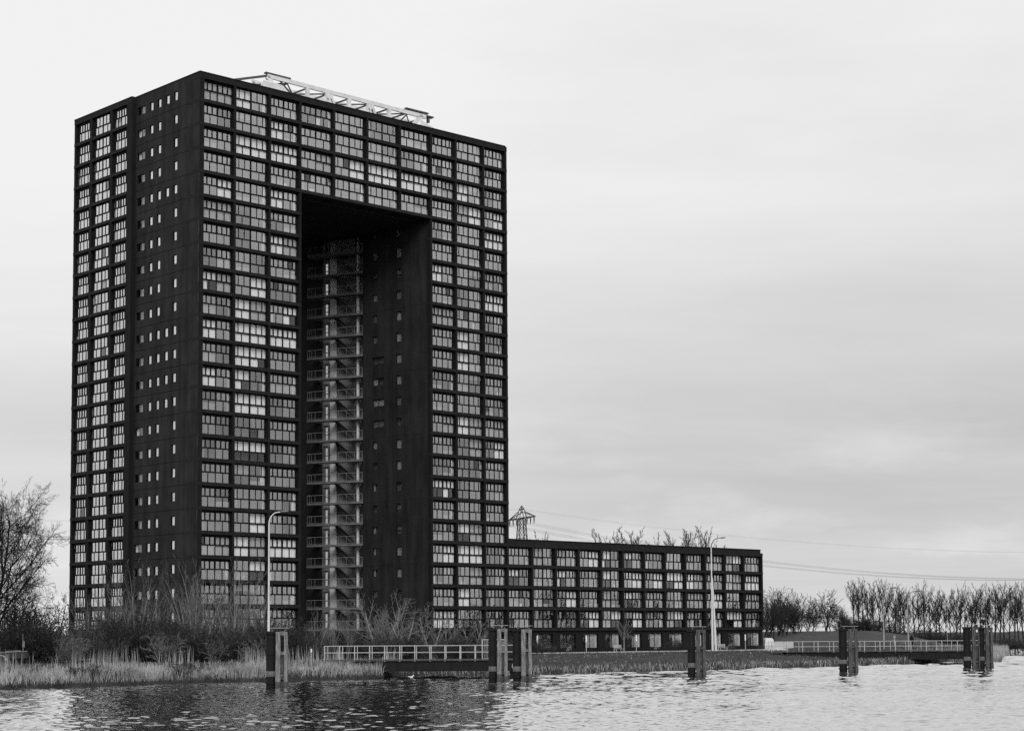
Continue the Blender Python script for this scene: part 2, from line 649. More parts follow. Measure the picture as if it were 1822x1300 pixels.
wb.add([(-3000, -3000, -.34), (3000, -3000, -.34), (3000, 3000, -.34), (-3000, 3000, -.34)], [(0, 1, 2, 3)])
tag(wb.build('water', M['water']), kind='structure')

# ------------------------------------------------------------------ buildings
TH = 0.7565
CORNER = Vector((-38.5818, 221.3389, GZ))
TOP = 72.92                      # roof edge above the ground floor
FL = 3.0


def Zr(t):                       # height measured down from the roof edge
    return TOP + t


def S(k):                        # top of the floor band under row k
    return Zr(-3.42 - FL * (k - 1))


BAND = .42
DEP = .42                         # window recess on the water front
ROOM = 2.7
random.seed(11)


def frame_T(origin, xdir):
    """local frame for a facade: x along it (left to right), y inward, z up"""
    x = Vector((xdir[0], xdir[1], 0)).normalized()
    y = Vector((-x.y, x.x, 0))
    T = Matrix((x, y, Vector((0, 0, 1)))).transposed().to_4x4()
    T.translation = origin
    return T


def pane_layout(kind, w):
    """pane rectangles (x0, x1, z0, z1) of a window w wide in a 2.58 m high bay"""
    P = []
    if kind == 'A':
        e, g = .09, .085
        lw = (w - 2 * e - 3 * g) / 4
        for i in range(4):
            x = e + i * (lw + g)
            P.append((x, x + lw, .07, 1.22))
        c, ge = .24, .15
        half = (w - 2 * e - c) / 2
        uw = (half - 2 * ge) / 3
        for h in range(2):
            for i in range(3):
                x = e + h * (half + c) + i * (uw + ge)
                P.append((x, x + uw, 1.40, 2.28))
    elif kind == 'B':
        e, c, g = .09, .2, .07
        half = (w - 2 * e - c) / 2
        lw = (half - g) / 2
        for h in range(2):
            for i in range(2):
                x = e + h * (half + c) + i * (lw + g)
                P.append((x, x + lw, .07, 1.10))
        a = (half - 2 * .085)
        for h in range(2):
            ws = (a * .27, a * .365, a * .365) if h == 0 else (a * .365, a * .365, a * .27)
            x = e + h * (half + c)
            for q in ws:
                P.append((x, x + q, 1.28, 2.45))
                x += q + .085
    return P


FRAME_CACHE, PANE_CACHE = {}, {}


def frame_mesh(kind, w):
    key = (kind, round(w, 2))
    if key not in FRAME_CACHE:
        b = MB()
        b.plate_holes(0, w, 0, 2.58, pane_layout(kind, w), .10)
        FRAME_CACHE[key] = b.mesh('window_frame', M['frame'])
    return FRAME_CACHE[key]


def pane_mesh(w, h, gm='glass'):
    key = (round(w, 3), round(h, 3), gm)
    if key not in PANE_CACHE:
        b = MB()
        b.box(0, w, 0, .024, 0, h)
        PANE_CACHE[key] = b.mesh('pane', M[gm])
    return PANE_CACHE[key]


def fold_sheet(b, x0, x1, y, z0, z1, pitch=.13, amp=.035):
    n = max(2, int((x1 - x0) / pitch * 2))
    vs, fs = [], []
    for i in range(n + 1):
        x = x0 + (x1 - x0) * i / n
        yy = y + (amp if i % 2 else 0) + random.uniform(0, .015)
        vs += [(x, yy, z0), (x, yy, z1)]
    for i in range(n):
        fs.append((2 * i, 2 * i + 2, 2 * i + 3, 2 * i + 1))
    b.add(vs, fs)


GMS = ['glass', 'glass_plain', 'glass_mid', 'glass_clear']


class Glazing:
    """all panes of one building: the 300 that show largest become parts, the rest one stuff part"""

    def __init__(self, root, Troot):
        self.root, self.Troot, self.items = root, Troot, []

    def put(self, win, T, rect, y=.05, gm='glass'):
        w, h = rect[1] - rect[0], rect[3] - rect[2]
        Tw = self.Troot @ T
        c = Tw @ Vector((rect[0] + w / 2, y, rect[2] + h / 2)) - Vector((0, 0, EYE))
        nrm = (Tw.to_3x3() @ Vector((0, -1, 0))).normalized()
        cosv = max(.02, -nrm.dot(c.normalized()))
        tilt = random.gauss(0, .006)
        self.items.append((w * h * cosv / c.length_squared, win, T, rect, y, tilt, gm))

    def finish(self, most=300):
        self.items.sort(key=lambda t: -t[0])
        for a, win, T, rect, y, tilt, gm in self.items[:most]:
            o = link('pane', pane_mesh(rect[1] - rect[0], rect[3] - rect[2], gm), win, (rect[0], y, rect[2]))
            o.rotation_euler = (0, 0, tilt)
        rest = self.items[most:]
        if rest:
            b, slots = MB(), []
            for a, win, T, rect, y, tilt, gm in rest:
                b.T = T @ Matrix.Translation((rect[0], y, rect[2])) @ Matrix.Rotation(tilt, 4, 'Z')
                b.box(0, rect[1] - rect[0], 0, .024, 0, rect[3] - rect[2])
                slots += [GMS.index(gm)] * 6
            o = b.build('panes', M['glass'], self.root)
            for q in GMS[1:]:
                o.data.materials.append(M[q])
            o.data.polygons.foreach_set('material_index', slots)
            tag(o, kind='stuff')


def curtains(win, w, spec):
    """spec: list of (x0, x1, z0, z1, material key) cloths or blinds hung behind the glass"""
    by = {}
    for x0, x1, z0, z1, k in spec:
        if x1 - x0 < .05:
            continue
        b = by.setdefault(k, MB())
        if k == 'curtain_d':
            b.box(x0, x1, .15, .165, z0, z1)
        else:
            fold_sheet(b, x0, x1, .15, z0, z1)
    for k, b in by.items():
        b.build('curtain', M[k], win)


def grid_window(glz, root, T, kind, w, bright=(0, 0), busy=1.0, coat=.72):
    """T places the window's lower left outer corner; bright: per half 0..3"""
    o = link('window', frame_mesh(kind, w), root)
    o.matrix_local = T
    hg = [('glass_clear' if bright[h] else ('glass' if random.random() < coat else 'glass_mid')) for h in range(2)]
    for rct in pane_layout(kind, w):
        h = 0 if (rct[0] + rct[1]) / 2 < w / 2 else 1
        glz.put(o, T, rct, .05, 'glass_plain' if random.random() < .025 else hg[h])
    sp = []
    for h in range(2):
        x0, x1 = h * w / 2 + .05, (h + 1) * w / 2 - .05
        wd = x1 - x0
        br = bright[h]
        if br == 3:
            sp.append((x0, x1, .02, 2.5, 'curtain_w'))
        elif br == 2:
            sp.append((x0, x1, 1.2, 2.5, 'curtain_w'))
            if random.random() < .5:
                sp.append((x0, x0 + wd * random.uniform(.2, .6), .02, 1.2, 'curtain_w'))
        elif br == 1:
            sp.append((x0, x1, .02, 2.5, 'curtain_g'))
        else:
            q = random.random()
            if h == 1 and q < .55 * busy:
                sp.append((x1 - wd * random.uniform(.12, .34), x1, .02, 2.5, 'curtain_w' if q < .36 else 'curtain_g'))
            elif h == 0 and q < .28 * busy:
                sp.append((x0, x0 + wd * random.uniform(.15, .35), .02, 2.5, 'curtain_w' if q < .13 else 'curtain_g'))
            q = random.random()
            if q < .16:
                sp.append((x0, x1, random.choice((1.7, 1.9, 1.25)), 2.5, 'curtain_d' if q < .07 else 'curtain_g'))
            elif q < .42:
                sp.append((x0, x1, .02, random.uniform(.25, 1.15), 'curtain_g'))
            elif q < .5:
                xa = x0 + wd * random.choice((0, .34, .67))
                sp.append((xa, xa + wd * .3, .02, random.choice((.5, 1.1)), 'curtain_w'))
    curtains(o, w, sp)
    return o


def small_window(glz, root, T, w, h, lit=1, name='small_window', double=False, gm='glass'):
    b = MB()
    e = .05
    holes = [(e, w - e, e, h - e)]
    if double:
        holes = [(e, w * .5 - .03, e, h - e), (w * .5 + .03, w - e, e, h - e)]
    b.plate_holes(0, w, 0, h, holes, .08)
    o = b.build(name, M['frame'], root)
    o.matrix_local = T
    for rct in holes:
        glz.put(o, T, rct, .03, gm)
    sp = []
    if lit == 2:
        sp.append((e, w - e, 0, h, 'curtain_w'))
    elif lit == 1:
        sp.append((e, w - e, h * random.choice((0, 0, .35, .5)), h, 'curtain_g'))
    elif lit == 3:
        sp.append((e, e + w * .35, 0, h, 'curtain_w'))
    curtains(o, w, sp)
    return o


# ---- the tower
TW = 52.4
tower = thing('apartment_tower', 'tall dark gate-shaped apartment tower with a deep opening through its middle', 'building', CORNER, TH)
T_root = Matrix.Translation(CORNER) @ Matrix.Rotation(TH, 4, 'Z')
glz = Glazing(tower, T_root)
VD = 29.6                                        # depth of the tower
E = [.66, 5.47, 10.87, 15.72, 21.27, 26.9, 32.62, 38.21, 42.81, 48.07]     # left edges of the bays
E2 = [5.15, 10.55, 15.38, 20.95, 26.58, 32.30, 37.90, 42.49, 47.75, 52.05]  # right edges
KIND = 'ABAABBAABA'
BR = {(1, 1): (3, 0), (1, 0): (1, 1), (3, 1): (3, 3), (3, 2): (3, 3), (3, 5): (3, 3), (3, 6): (3, 3), (3, 8): (3, 0), (7, 2): (3, 1), (10, 1): (3, 1), (10, 2): (0, 2),
      (11, 1): (3, 3), (11, 2): (3, 3), (12, 1): (3, 2), (13, 0): (3, 0), (13, 1): (2, 0), (16, 1): (2, 2), (19, 1): (0, 3), (20, 1): (3, 1), (20, 2): (3, 3), (21, 1): (0, 2),
      (5, 9): (3, 3), (4, 8): (1, 3), (7, 9): (1, 0), (9, 7): (1, 1), (11, 8): (3, 0), (14, 7): (0, 1), (14, 8): (3, 1), (17, 7): (2, 2), (19, 8): (2, 1), (20, 8): (3, 3), (20, 7): (0, 3), (21, 8): (0, 1), (6, 0): (1, 1), (9, 0): (2, 1)}
for k in range(1, 24):
    for c in range(10):
        if 3 <= c <= 6 and k > 4:
            continue
        T = Matrix.Translation((E[c], DEP, S(k)))
        q = random.random()
        br = BR.get((k, c)) or ((3, 0) if q < .04 else (0, 3) if q < .08 else (3, 3) if q < .11 else (0, 1) if q < .16 else (0, 0))
        grid_window(glz, tower, T, KIND[c], E2[c] - E[c], br)
# piers: one fin between two bays, as deep as the rooms
pier_x = [(0.02, .66, 1)] + [(E2[i], E[i + 1], 1 if (i < 2 or i > 6) else (4 if i not in (2, 6) else 1)) for i in range(9)] + [(52.05, 52.4, 1)]
for x0, x1, n in pier_x:
    b = MB()
    b.box(x0, x1, 0.004, ROOM, 0 if n == 1 else S(4) - BAND, Zr(-.84))
    b.build('pier', M['pier'], tower)
# floor bands
for k in range(1, 24):
    spans = [(0, TW)] if k <= 4 else [(0, 15.72), (37.9, TW)]
    for a, c in spans:
        b = MB()
        b.box(a - .01, c + .01, -.03, ROOM, S(k) - BAND, S(k))
        b.build('floor_band', M['band'], tower)
# parapet
b = MB()
b.box(-.015, TW + .02, -.02, 1.0, Zr(-.84), Zr(-.12))
b.build('parapet', M['band'], tower)
b = MB()
b.box(-.06, TW - .25, -.07, 1.2, Zr(-.12), Zr(0))
b.box(-.06, 1.2, 1.2, 14.9, Zr(-.12), Zr(0))
b.box(-.66, 1.2, 14.9, VD + .05, Zr(-.16), Zr(-.04))
b.build('coping', M['pier'], tower)
# rooms behind the glass
b = MB()
b.box(.4, 15.5, ROOM, ROOM + .2, 0, Zr(-.9))
b.box(38.1, TW - .3, ROOM, ROOM + .2, 0, Zr(-.9))
b.box(15.5, 38.1, ROOM, ROOM + .2, S(4) - BAND + .01, Zr(-.9))
b.build('room_wall', M['room'], tower)
# back, roof, soffit and inner sides
b = MB()
b.box(.4, TW - .3, 1.0, VD - .4, Zr(-1.0), Zr(-.5))
b.build('roof_deck', M['core'], tower)
b = MB()
b.box(15.3, 38.3, ROOM + .2, VD - .02, S(4) - BAND - .25, S(4) - BAND)
b.build('soffit', M['brick_in'], tower)
b = MB()
b.box(15.42, 15.70, .01, VD - .3, 0, S(4) - BAND - .25)
b.build('passage_wall', M['brick_in'], tower)
b = MB()
b.box(.3, 15.4, VD - .3, VD, 0, S(4) - BAND)
b.box(.3, TW - .02, VD - .3, VD, S(4) - BAND + .003, Zr(-.2))
b.box(45.5, TW - .02, VD - .3, VD, 0, S(4) - BAND)
b.box(TW - .3, TW, ROOM, VD - .3, 0, Zr(-.2))
b.build('rear_wall', M['brick'], tower)

# left flank: brick wall with small windows
VB = 14.9
TL = frame_T((0, VB, 0), (0, -1))                # x = VB - v
holes, wins = [], []
for k in range(1, 24):
    dz = -FL * (k - 1)
    cols = [(12.62, 14.49, -1.60, -2.64, 'wide'), (10.72, 11.64, -1.55, -2.66, ''), (8.86, 9.77, -1.52, -2.65, ''), (5.04, 5.97, -1.42, -2.56, '')]
    if k in (1, 5, 11, 12, 13, 14):
        cols.append((6.92, 7.86, -1.47, -2.61, ''))
    for v0, v1, t, bt, kd in cols:
        h = (VB - v1, VB - v0, Zr(bt + dz), Zr(t + dz))
        holes.append(h)
        wins.append((h, kd, k))
b = MB(TL)
b.plate_holes(0, VB - .02, 0, Zr(-.12), holes, .18)
b.build('flank_wall', M['brick'], tower)
b = MB()
b.box(.6, .8, ROOM + .2, VB - .5, 0, Zr(-.9))
b.build('room_wall', M['room'], tower)
for h, kd, k in wins:
    T = TL @ Matrix.Translation((h[0], .12, h[2]))
    low = k >= 20
    lit = random.choice((0, 0, 3, 0, 0)) if kd == 'wide' else random.choice((2, 2, 1, 1, 3, 0))
    small_window(glz, tower, T, h[1] - h[0], h[3] - h[2], lit, 'small_window' if kd == '' else 'kitchen_window', double=(kd == 'wide'), gm='glass' if kd == '' else 'glass_plain')
# casting joints across the brick, some with a pale mortar edge at the corner
for k in range(1, 23):
    b = MB(TL)
    b.box(.05, VB - .05, -.006, .002, S(k) - .22, S(k) - .16)
    b.build('wall_joint', M['joint'], tower)
    if random.random() < .6:
        b = MB(TL)
        ln = random.uniform(.5, 4.0)
        b.box(VB - .04 - ln, VB - .04, -.008, .002, S(k) - .155, S(k) - .125)
        b.build('mortar_edge', M['stain'], tower)
    if random.random() < .35:
        b = MB(TL)
        b.box(VB - .16, VB - .05, -.008, .002, S(k) - random.uniform(1.0, 2.6), S(k) - .16)
        b.build('mortar_edge', M['stain'], tower)

# left flank: projecting grid of glazed bays
UL = -.6
TG = frame_T((UL, VD, 0), (0, -1))               # x = VD - v
GB = [(VD - 29.2, VD - 25.53, 'A'), (VD - 24.97, VD - 20.34, 'B'), (VD - 19.81, VD - 16.15, 'A')]
for k in range(1, 24):
    for x0, x1, kd in GB:
        T = TG @ Matrix.Translation((x0, .28, S(k)))
        grid_window(glz, tower, T, kd, x1 - x0, (0, 0), .5, .93)
for x0, x1 in ((0, .4), (VD - 25.53, VD - 24.97), (VD - 20.34, VD - 19.81), (VD - 16.15, VD - VB)):
    b = MB(TG)
    b.box(x0, x1, .004, 2.4, 0, Zr(-.84))
    b.build('pier', M['pier'], tower)
for k in range(1, 24):
    b = MB(TG)
    b.box(-.01, VD - VB - 1.0, -.03, 2.4, S(k) - BAND, S(k))
    b.build('floor_band', M['band'], tower)
b = MB(TG)
b.box(-.015, VD - VB + .01, -.02, 1.0, Zr(-.84), Zr(-.16))
b.build('parapet', M['band'], tower)
b = MB(TG)
b.box(.2, VD - VB, 2.4, 2.6, 0, Zr(-.9))
b.build('room_wall', M['room'], tower)

# right leg: passage side, brick wall with small windows
P0, P1 = Vector((38.0, .02, 0)), Vector((36.3, 13.0, 0))
TP = frame_T(P1, P0 - P1)
LP = (P0 - P1).length
holes, wins = [], []
for k in range(5, 24):
    dz = -FL * (k - 5)
    for v0, v1, t, h in ((12.23, 13.39, -13.12, 1.05), (6.75, 7.99, -13.08, 1.3)):
        if 11 <= k <= 14 and v0 > 10:
            v0 = 10.7
        a, c = v0 * .834 * LP / 12.98, v1 * .834 * LP / 12.98
        hh = (LP - c, LP - a, Zr(t + dz - h), Zr(t + dz))
        holes.append(hh)
        wins.append((hh, 11 <= k <= 14 and v0 > 10))
b = MB(TP)
b.plate_holes(0, LP, 0, S(4) - BAND, holes, .2)
b.build('passage_wall', M['brick_in'], tower)
b = MB(TP)
b.box(.3, LP - 3, .5, .6, 0, S(4) - BAND - .3)
b.build('room_wall', M['room'], tower)
for hh, dbl in wins:
    T = TP @ Matrix.Translation((hh[0], .12, hh[2]))
    small_window(glz, tower, T, hh[1] - hh[0], hh[3] - hh[2], random.choice((2, 1, 3, 2, 0)), 'passage_window', dbl)
b = MB(TP)
b.box(LP - 7.35, LP - 7.30, -.012, .002, 0, S(4) - 1)
for k in range(5, 23, 3):
    b.box(.1, LP - .2, -.012, .002, S(k) - .2, S(k) - .17)
b.build('wall_joint', M['pier'], tower)

# access galleries at the back of the passage
P2 = Vector((32.7, 21.4, 0))
gd = (P2 - P1).normalized()                      # along the gallery, away from the camera
gn = Vector((gd.y, -gd.x, 0))                    # into the building
LG = (P2 - P1).length
TGa = frame_T(P2, P1 - P2)                       # x runs right, towards the camera; y inward
REC = 2.6
# rear wall of the gallery with a glazed door on every floor
dh = []
X0 = -7.5
for k in range(5, 24):
    zf = S(k) if k < 24 else 0
    dh.append((1.5, 1.98, zf + .2, zf + 1.0))
    dh.append((1.5, 1.98, zf + 1.1, zf + 2.15))
    dh.append((2.2, 2.30, zf + .2, zf + 2.15))
    if k in (12, 13, 14, 15):
        dh.append((-1.55, -1.1, zf + .8, zf + 2.0))
b = MB(TGa @ Matrix.Translation((0, REC, 0)))
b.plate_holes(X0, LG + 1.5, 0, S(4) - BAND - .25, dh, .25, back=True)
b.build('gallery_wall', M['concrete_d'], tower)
for h in dh:
    b = MB(TGa @ Matrix.Translation((0, REC, 0)))
    b.box(h[0], h[1], .1, .13, h[2], h[3])
    b.build('door_pane', M['glass_grey'], tower)
b = MB(TGa @ Matrix.Translation((0, REC, 0)))
b.box(X0, 1.1, -.12, -.004, 0, S(4) - BAND - .26)
b.build('cladding', M['brick_in'], tower)
b = MB()
e1 = P1 + gn * REC
b.prism([(P1.x + .25, P1.y - .3), (e1.x + .2, e1.y - .3), (40.4, e1.y + .6), (40.4, e1.y + 1.0), (e1.x, e1.y), (P1.x + .05, P1.y)], 0, S(4) - BAND - .25)
b.build('gallery_end_wall', M['concrete_d'], tower)
for k in range(5, 24):
    zf = S(k) if k < 24 else 0
    b = MB(TGa)
    b.box(0, LG - .02, -.02, 1.35, zf - .26, zf)
    b.box(0, 1.0, 1.35, REC, zf - .22, zf)
    b.box(LG - 1.5, LG - .02, 1.35, REC, zf - .22, zf)
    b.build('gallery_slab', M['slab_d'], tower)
    r = MB(TGa)
    n = 7
    for i in range(n + 1):
        x = .06 + (LG - .2) * i / n
        r.box(x - .016, x + .016, .01, .05, zf, zf + 1.1)
    r.box(.04, LG - .1, .005, .055, zf + 1.08, zf + 1.14)
    r.box(.04, LG - .1, .015, .045, zf + .12, zf + .16)
    r.box(.03, .07, .06, 1.3, zf + 1.08, zf + 1.14)
    r.box(.04, .075, .6, .64, zf, zf + 1.1)
    r.box(.04, .075, 1.2, 1.24, zf, zf + 1.1)
    rl = r.build('gallery_railing', M['rail_d'], tower)
    r = MB(TGa)
    r.box(.08, LG - .12, .028, .032, zf + .16, zf + 1.08)
    me = r.mesh('mesh_infill', M['glass'])
    # stair flight to the floor below
    st = MB(TGa)
    for i in range(12):
        x = 3.6 + i * .27
        z = zf - (i + 1) * .25 + .25
        st.box(x, x + .29, 1.42, 2.5, z - .3, z - .02)
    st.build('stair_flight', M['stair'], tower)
    cl_ = MB(TGa)
    cl_.box(LG - 1.62, LG - 1.32, 1.1, 1.4, zf, zf + 3.0 - .222)
    cl_.build('gallery_column', M['concrete'], tower)
    cl_ = MB(TGa)
    cl_.box(2.42, 3.5, 2.42, 2.58, zf, zf + 3.0 - .222)
    cl_.build('gallery_pilaster', M['concrete'], tower)
    cl_ = MB(TGa)
    cl_.box(1.38, 2.4, 2.40, 2.56, zf + 2.4, zf + 2.7)
    cl_.box(2.06, 2.16, 2.46, 2.58, zf, zf + 2.4)
    cl_.build('door_frame', M['concrete_d'], tower)
b = MB(TGa)
b.box(3.9, 7.0, 1.5, 1.7, S(4) - BAND - 2.6, S(4) - BAND - .4)
b.build('stair_head_panel', M['concrete_d'], tower)
b = MB(TGa)
b.box(.7, .9, -.6, -.4, S(23) + .2, S(23) + .9)
glz.finish()

# rooftop crane truss, kept as a landmark
crane = thing('rooftop_crane_bridge', 'pale grey steel crane truss lying on the roof of the tower', 'crane', T_root @ Vector((0, 0, TOP - .5)), TH)
cz = .5
for v, mk in ((8.0, 'crane'), (11.5, 'crane')):
    b = MB()
    b.beam((15.9, v, 4.55 + cz), (43.9, v, 4.35 + cz), .3, .55)
    b.build('top_chord', M[mk], crane)
    b = MB()
    b.beam((13.5, v, .75 + cz), (46, v, .7 + cz), .3, .5)
    b.build('bottom_chord', M[mk], crane)
    for u in (22.6, 29.8, 37.0):
        b = MB()
        b.box(u - .27, u + .27, v - .2, v + .2, .5 + cz, 4.25 + cz)
        b.build('post', M[mk], crane)
    for u in (26.3, 33.6):
        g = MB(Matrix.Translation((0, v, 0)) @ Matrix.Rotation(math.pi / 2, 4, 'X'))
        g.prism([(u - .75, 4.5 + cz), (u - .62, 3.8 + cz), (u - .3, 3.5 + cz), (u + .3, 3.5 + cz), (u + .62, 3.8 + cz), (u + .75, 4.5 + cz)], -.14, .14)
        gp = g.build('gusset_plate', M[mk], crane)
        for q in (-1.9, 1.9):
            b = MB()
            b.beam((u + q * .22, v, 3.9 + cz), (u + q, v, .8 + cz), .26, .34)
            b.build('diagonal', M[mk], crane)
        b = MB()
        b.beam((u, v, 3.7 + cz), (u, v, .8 + cz), .22, .3)
        b.build('hanger', M[mk], crane)
    for ua, ub in ((15.9, 19.4), (43.2, 39.6)):
        b = MB()
        b.beam((ua, v, 4.45 + cz), (ub, v, .8 + cz), .3, .62)
        b.build('end_post', M[mk], crane)
    for ua, ub in ((18.0, 22.6), (40.6, 37.0)):
        b = MB()
        b.beam((ua, v, 4.3 + cz), (ub, v, .9 + cz), .14, .18)
        b.build('brace', M['crane_d'], crane)
for i, (a, c) in enumerate(((16, 19.3), (19.3, 22.6), (22.6, 26.3), (26.3, 29.8), (29.8, 33.6), (33.6, 37), (37, 40.3), (40.3, 43.6))):
    b = MB()
    p, q = ((a, 8.1, 4.2 + cz), (c, 11.4, 4.15 + cz)) if i % 2 else ((c, 8.1, 4.2 + cz), (a, 11.4, 4.15 + cz))
    b.beam(p, q, .13, .18)
    b.build('wind_brace', M['crane_d'], crane)
    b = MB()
    b.beam((c, 8.2, 4.22 + cz), (c, 11.3, 4.22 + cz), .16, .2)
    b.build('cross_tie', M['crane_d'], crane)
for u0, u1 in ((15.6, 19.7), (40.1, 44.3)):
    b = MB()
    b.box(u0, u1, 7.8, 8.3, 4.82 + cz, 5.02 + cz)
    b.build('walkway_plate', M['crane_d'], crane)
b = MB()
b.box(13.6, 17.6, 6.2, 7.2, .1 + cz, 2.2 + cz)
b.prism([(14.0, 6.2), (17.2, 6.2), (16.6, 7.2), (14.6, 7.2)], 2.2 + cz, 3.1 + cz)
b.build('counterweight_box', M['crane'], crane)
b = MB(Matrix.Translation((0, 7.4, 0)) @ Matrix.Rotation(math.pi / 2, 4, 'X'))
b.prism([(13.4, .3 + cz), (18.6, .3 + cz), (17.4, 3.55 + cz), (14.9, 3.7 + cz)], -.1, .1)
b.build('side_plate', M['crane'], crane)
b = MB(Matrix.Translation((0, 7.7, 0)) @ Matrix.Rotation(math.pi / 2, 4, 'X'))
b.prism([(42.2, .3 + cz), (46.0, .3 + cz), (45.2, 2.9 + cz), (42.8, 3.6 + cz)], -.1, .1)
b.build('side_plate', M['crane'], crane)
b = MB()
b.beam((15.9, 8, 4.55 + cz), (13.0, 11.5, 4.2 + cz), .2, .28)
b.build('end_tie', M['crane_d'], crane)
b = MB()
b.box(43.9, 45.2, 7.7, 8.4, 4.4 + cz, 4.6 + cz)
b.box(44.2, 44.5, 7.8, 8.2, 3.6 + cz, 4.4 + cz)
b.build('buffer', M['crane_d'], crane)

# ---- low wing along the water
WO = CORNER + Vector((math.cos(TH) * TW, math.sin(TH) * TW, 0))
wing = thing('apartment_wing', 'long low dark apartment block with gridded windows joined to the tower', 'building', WO, TH)
T_w = Matrix.Translation(WO) @ Matrix.Rotation(TH, 4, 'Z')
glz2 = Glazing(wing, T_w)
WR = Zr(-57.22)
LW = 57.05
NB = 12
bw = 4.755
WV = 13.0
KW = 'ABAABAABAABA'
BW = {(21, 7): (2, 3), (21, 8): (3, 1), (21, 10): (0, 1), (22, 7): (0, 0), (22, 8): (1, 1), (23, 4): (0, 2), (23, 7): (1, 2), (20, 9): (1, 1), (20, 10): (1, 2), (21, 11): (3, 3), (22, 11): (1, 1), (23, 10): (2, 3), (23, 3): (0, 3)}
for k in range(20, 24):
    for c in range(NB):
        x0, x1 = .14 + c * bw, .14 + c * bw + bw - .34
        if c == NB - 1:
            x1 = LW - .36
        grid_window(glz2, wing, Matrix.Translation((x0, DEP, S(k))), KW[c], x1 - x0, BW.get((k, c)) or random.choice(((0, 0), (0, 0), (0, 0), (0, 3), (1, 0), (2, 0))), 1.3, .6)
for c in range(NB):
    x1 = .14 + (c + 1) * bw if c < NB - 1 else LW
    x0 = x1 - .34
    b = MB()
    b.box(x0, x1, .004, ROOM, S(23) - BAND + .01, WR - .62)
    b.build('pier', M['pier'], wing)
for k in range(20, 24):
    b = MB()
    b.box(.03, LW + .012, -.03, ROOM, S(k) - BAND, S(k))
    b.build('floor_band', M['band'], wing)
b = MB()
b.box(.03, LW + .015, -.02, .8, WR - .64, WR - .12)
b.box(.03, LW - .35, .15, .9, WR - .12, WR + .42)
b.build('parapet', M['band'], wing)
b = MB()
b.box(.03, LW - .3, .05, 1.1, WR + .42, WR + .5)
b.build('coping', M['pier'], wing)
b = MB()
b.box(.1, LW - .3, .9, WV - .1, WR - .6, WR - .1)
b.build('roof_deck', M['core'], wing)
b = MB()
b.box(.05, LW - .3, ROOM, ROOM + .2, 0, WR - .62)
b.build('room_wall', M['room'], wing)
b = MB()
b.box(LW - .3, LW, ROOM, WV, 0, WR - .2)
b.box(.1, LW - .3, WV - .3, WV, 0, WR - .2)
b.build('rear_wall', M['brick'], wing)
# ground floor with wide windows
g0 = S(23) - BAND
holes = []
for c in range(NB):
    x0 = .14 + c * bw
    holes.append((x0 + .75, x0 + bw - .75, .5, g0 - .45))
b = MB(Matrix.Translation((0, .25, 0)))
b.plate_holes(.03, LW, 0, g0, holes, .35)
b.build('plinth_wall', M['pier'], wing)
b = MB()
b.box(.05, LW, ROOM - 1.9, ROOM, g0 - .12, g0 - .005)
b.build('ceiling', M['room'], wing)
for c, h in enumerate(holes):
    w, hh = h[1] - h[0], h[3] - h[2]
    b = MB()
    hs = [(.06, w * .5 - .03, .06, hh - .06), (w * .5 + .03, w - .06, .06, hh - .06)]
    b.plate_holes(0, w, 0, hh, hs, .08)
    T = Matrix.Translation((h[0], .48, h[2]))
    o = b.build('shop_window', M['frame'], wing)
    o.matrix_local = T
    for rct in hs:
        glz2.put(o, T, rct, .03, 'glass_plain')
    sp = []
    q = random.random()
    if c >= 3:
        sp.append((w * random.uniform(.2, .5), w, 0, hh * random.uniform(.75, 1), 'curtain_g'))
        sp.append((w * .85, w - .05, 0, hh, 'curtain_w'))
    if c in (3, 4, 5, 8, 10, 11):
        sp.append((.05, .25, 0, hh, 'curtain_w'))
    curtains(o, w, sp)
glz2.finish()
# tower ground floor openings on the right leg
b = MB()
hs = [(38.21 + .6, 42.49 - .5, .5, 2.6), (42.81 + .6, 47.75 - .5, .5, 2.6), (48.07 + .6, 52.05 - .5, .5, 2.6)]
b.T = Matrix.Translation((0, .25, 0))
b.plate_holes(37.92, TW - .01, 0, g0 - .001, hs, .35)
b.build('plinth_wall', M['pier'], tower)
b = MB()
b.box(.02, 15.7, .25, .6, 0, g0 - .001)
b.build('plinth_wall', M['pier'], tower)

# ------------------------------------------------------------------ paths
b = MB(T_root)
vs, fs = [], []
for i in range(30):
    u = 46 + i * 2.4
    vs += [(u, -15.0, .012), (u, -6.5, .012)]
for i in range(29):
    fs.append((2 * i, 2 * i + 2, 2 * i + 3, 2 * i + 1))
b.add(vs, fs)
tag(b.build('footpath', M['path']), kind='structure')

# ------------------------------------------------------------------ mooring dolphins


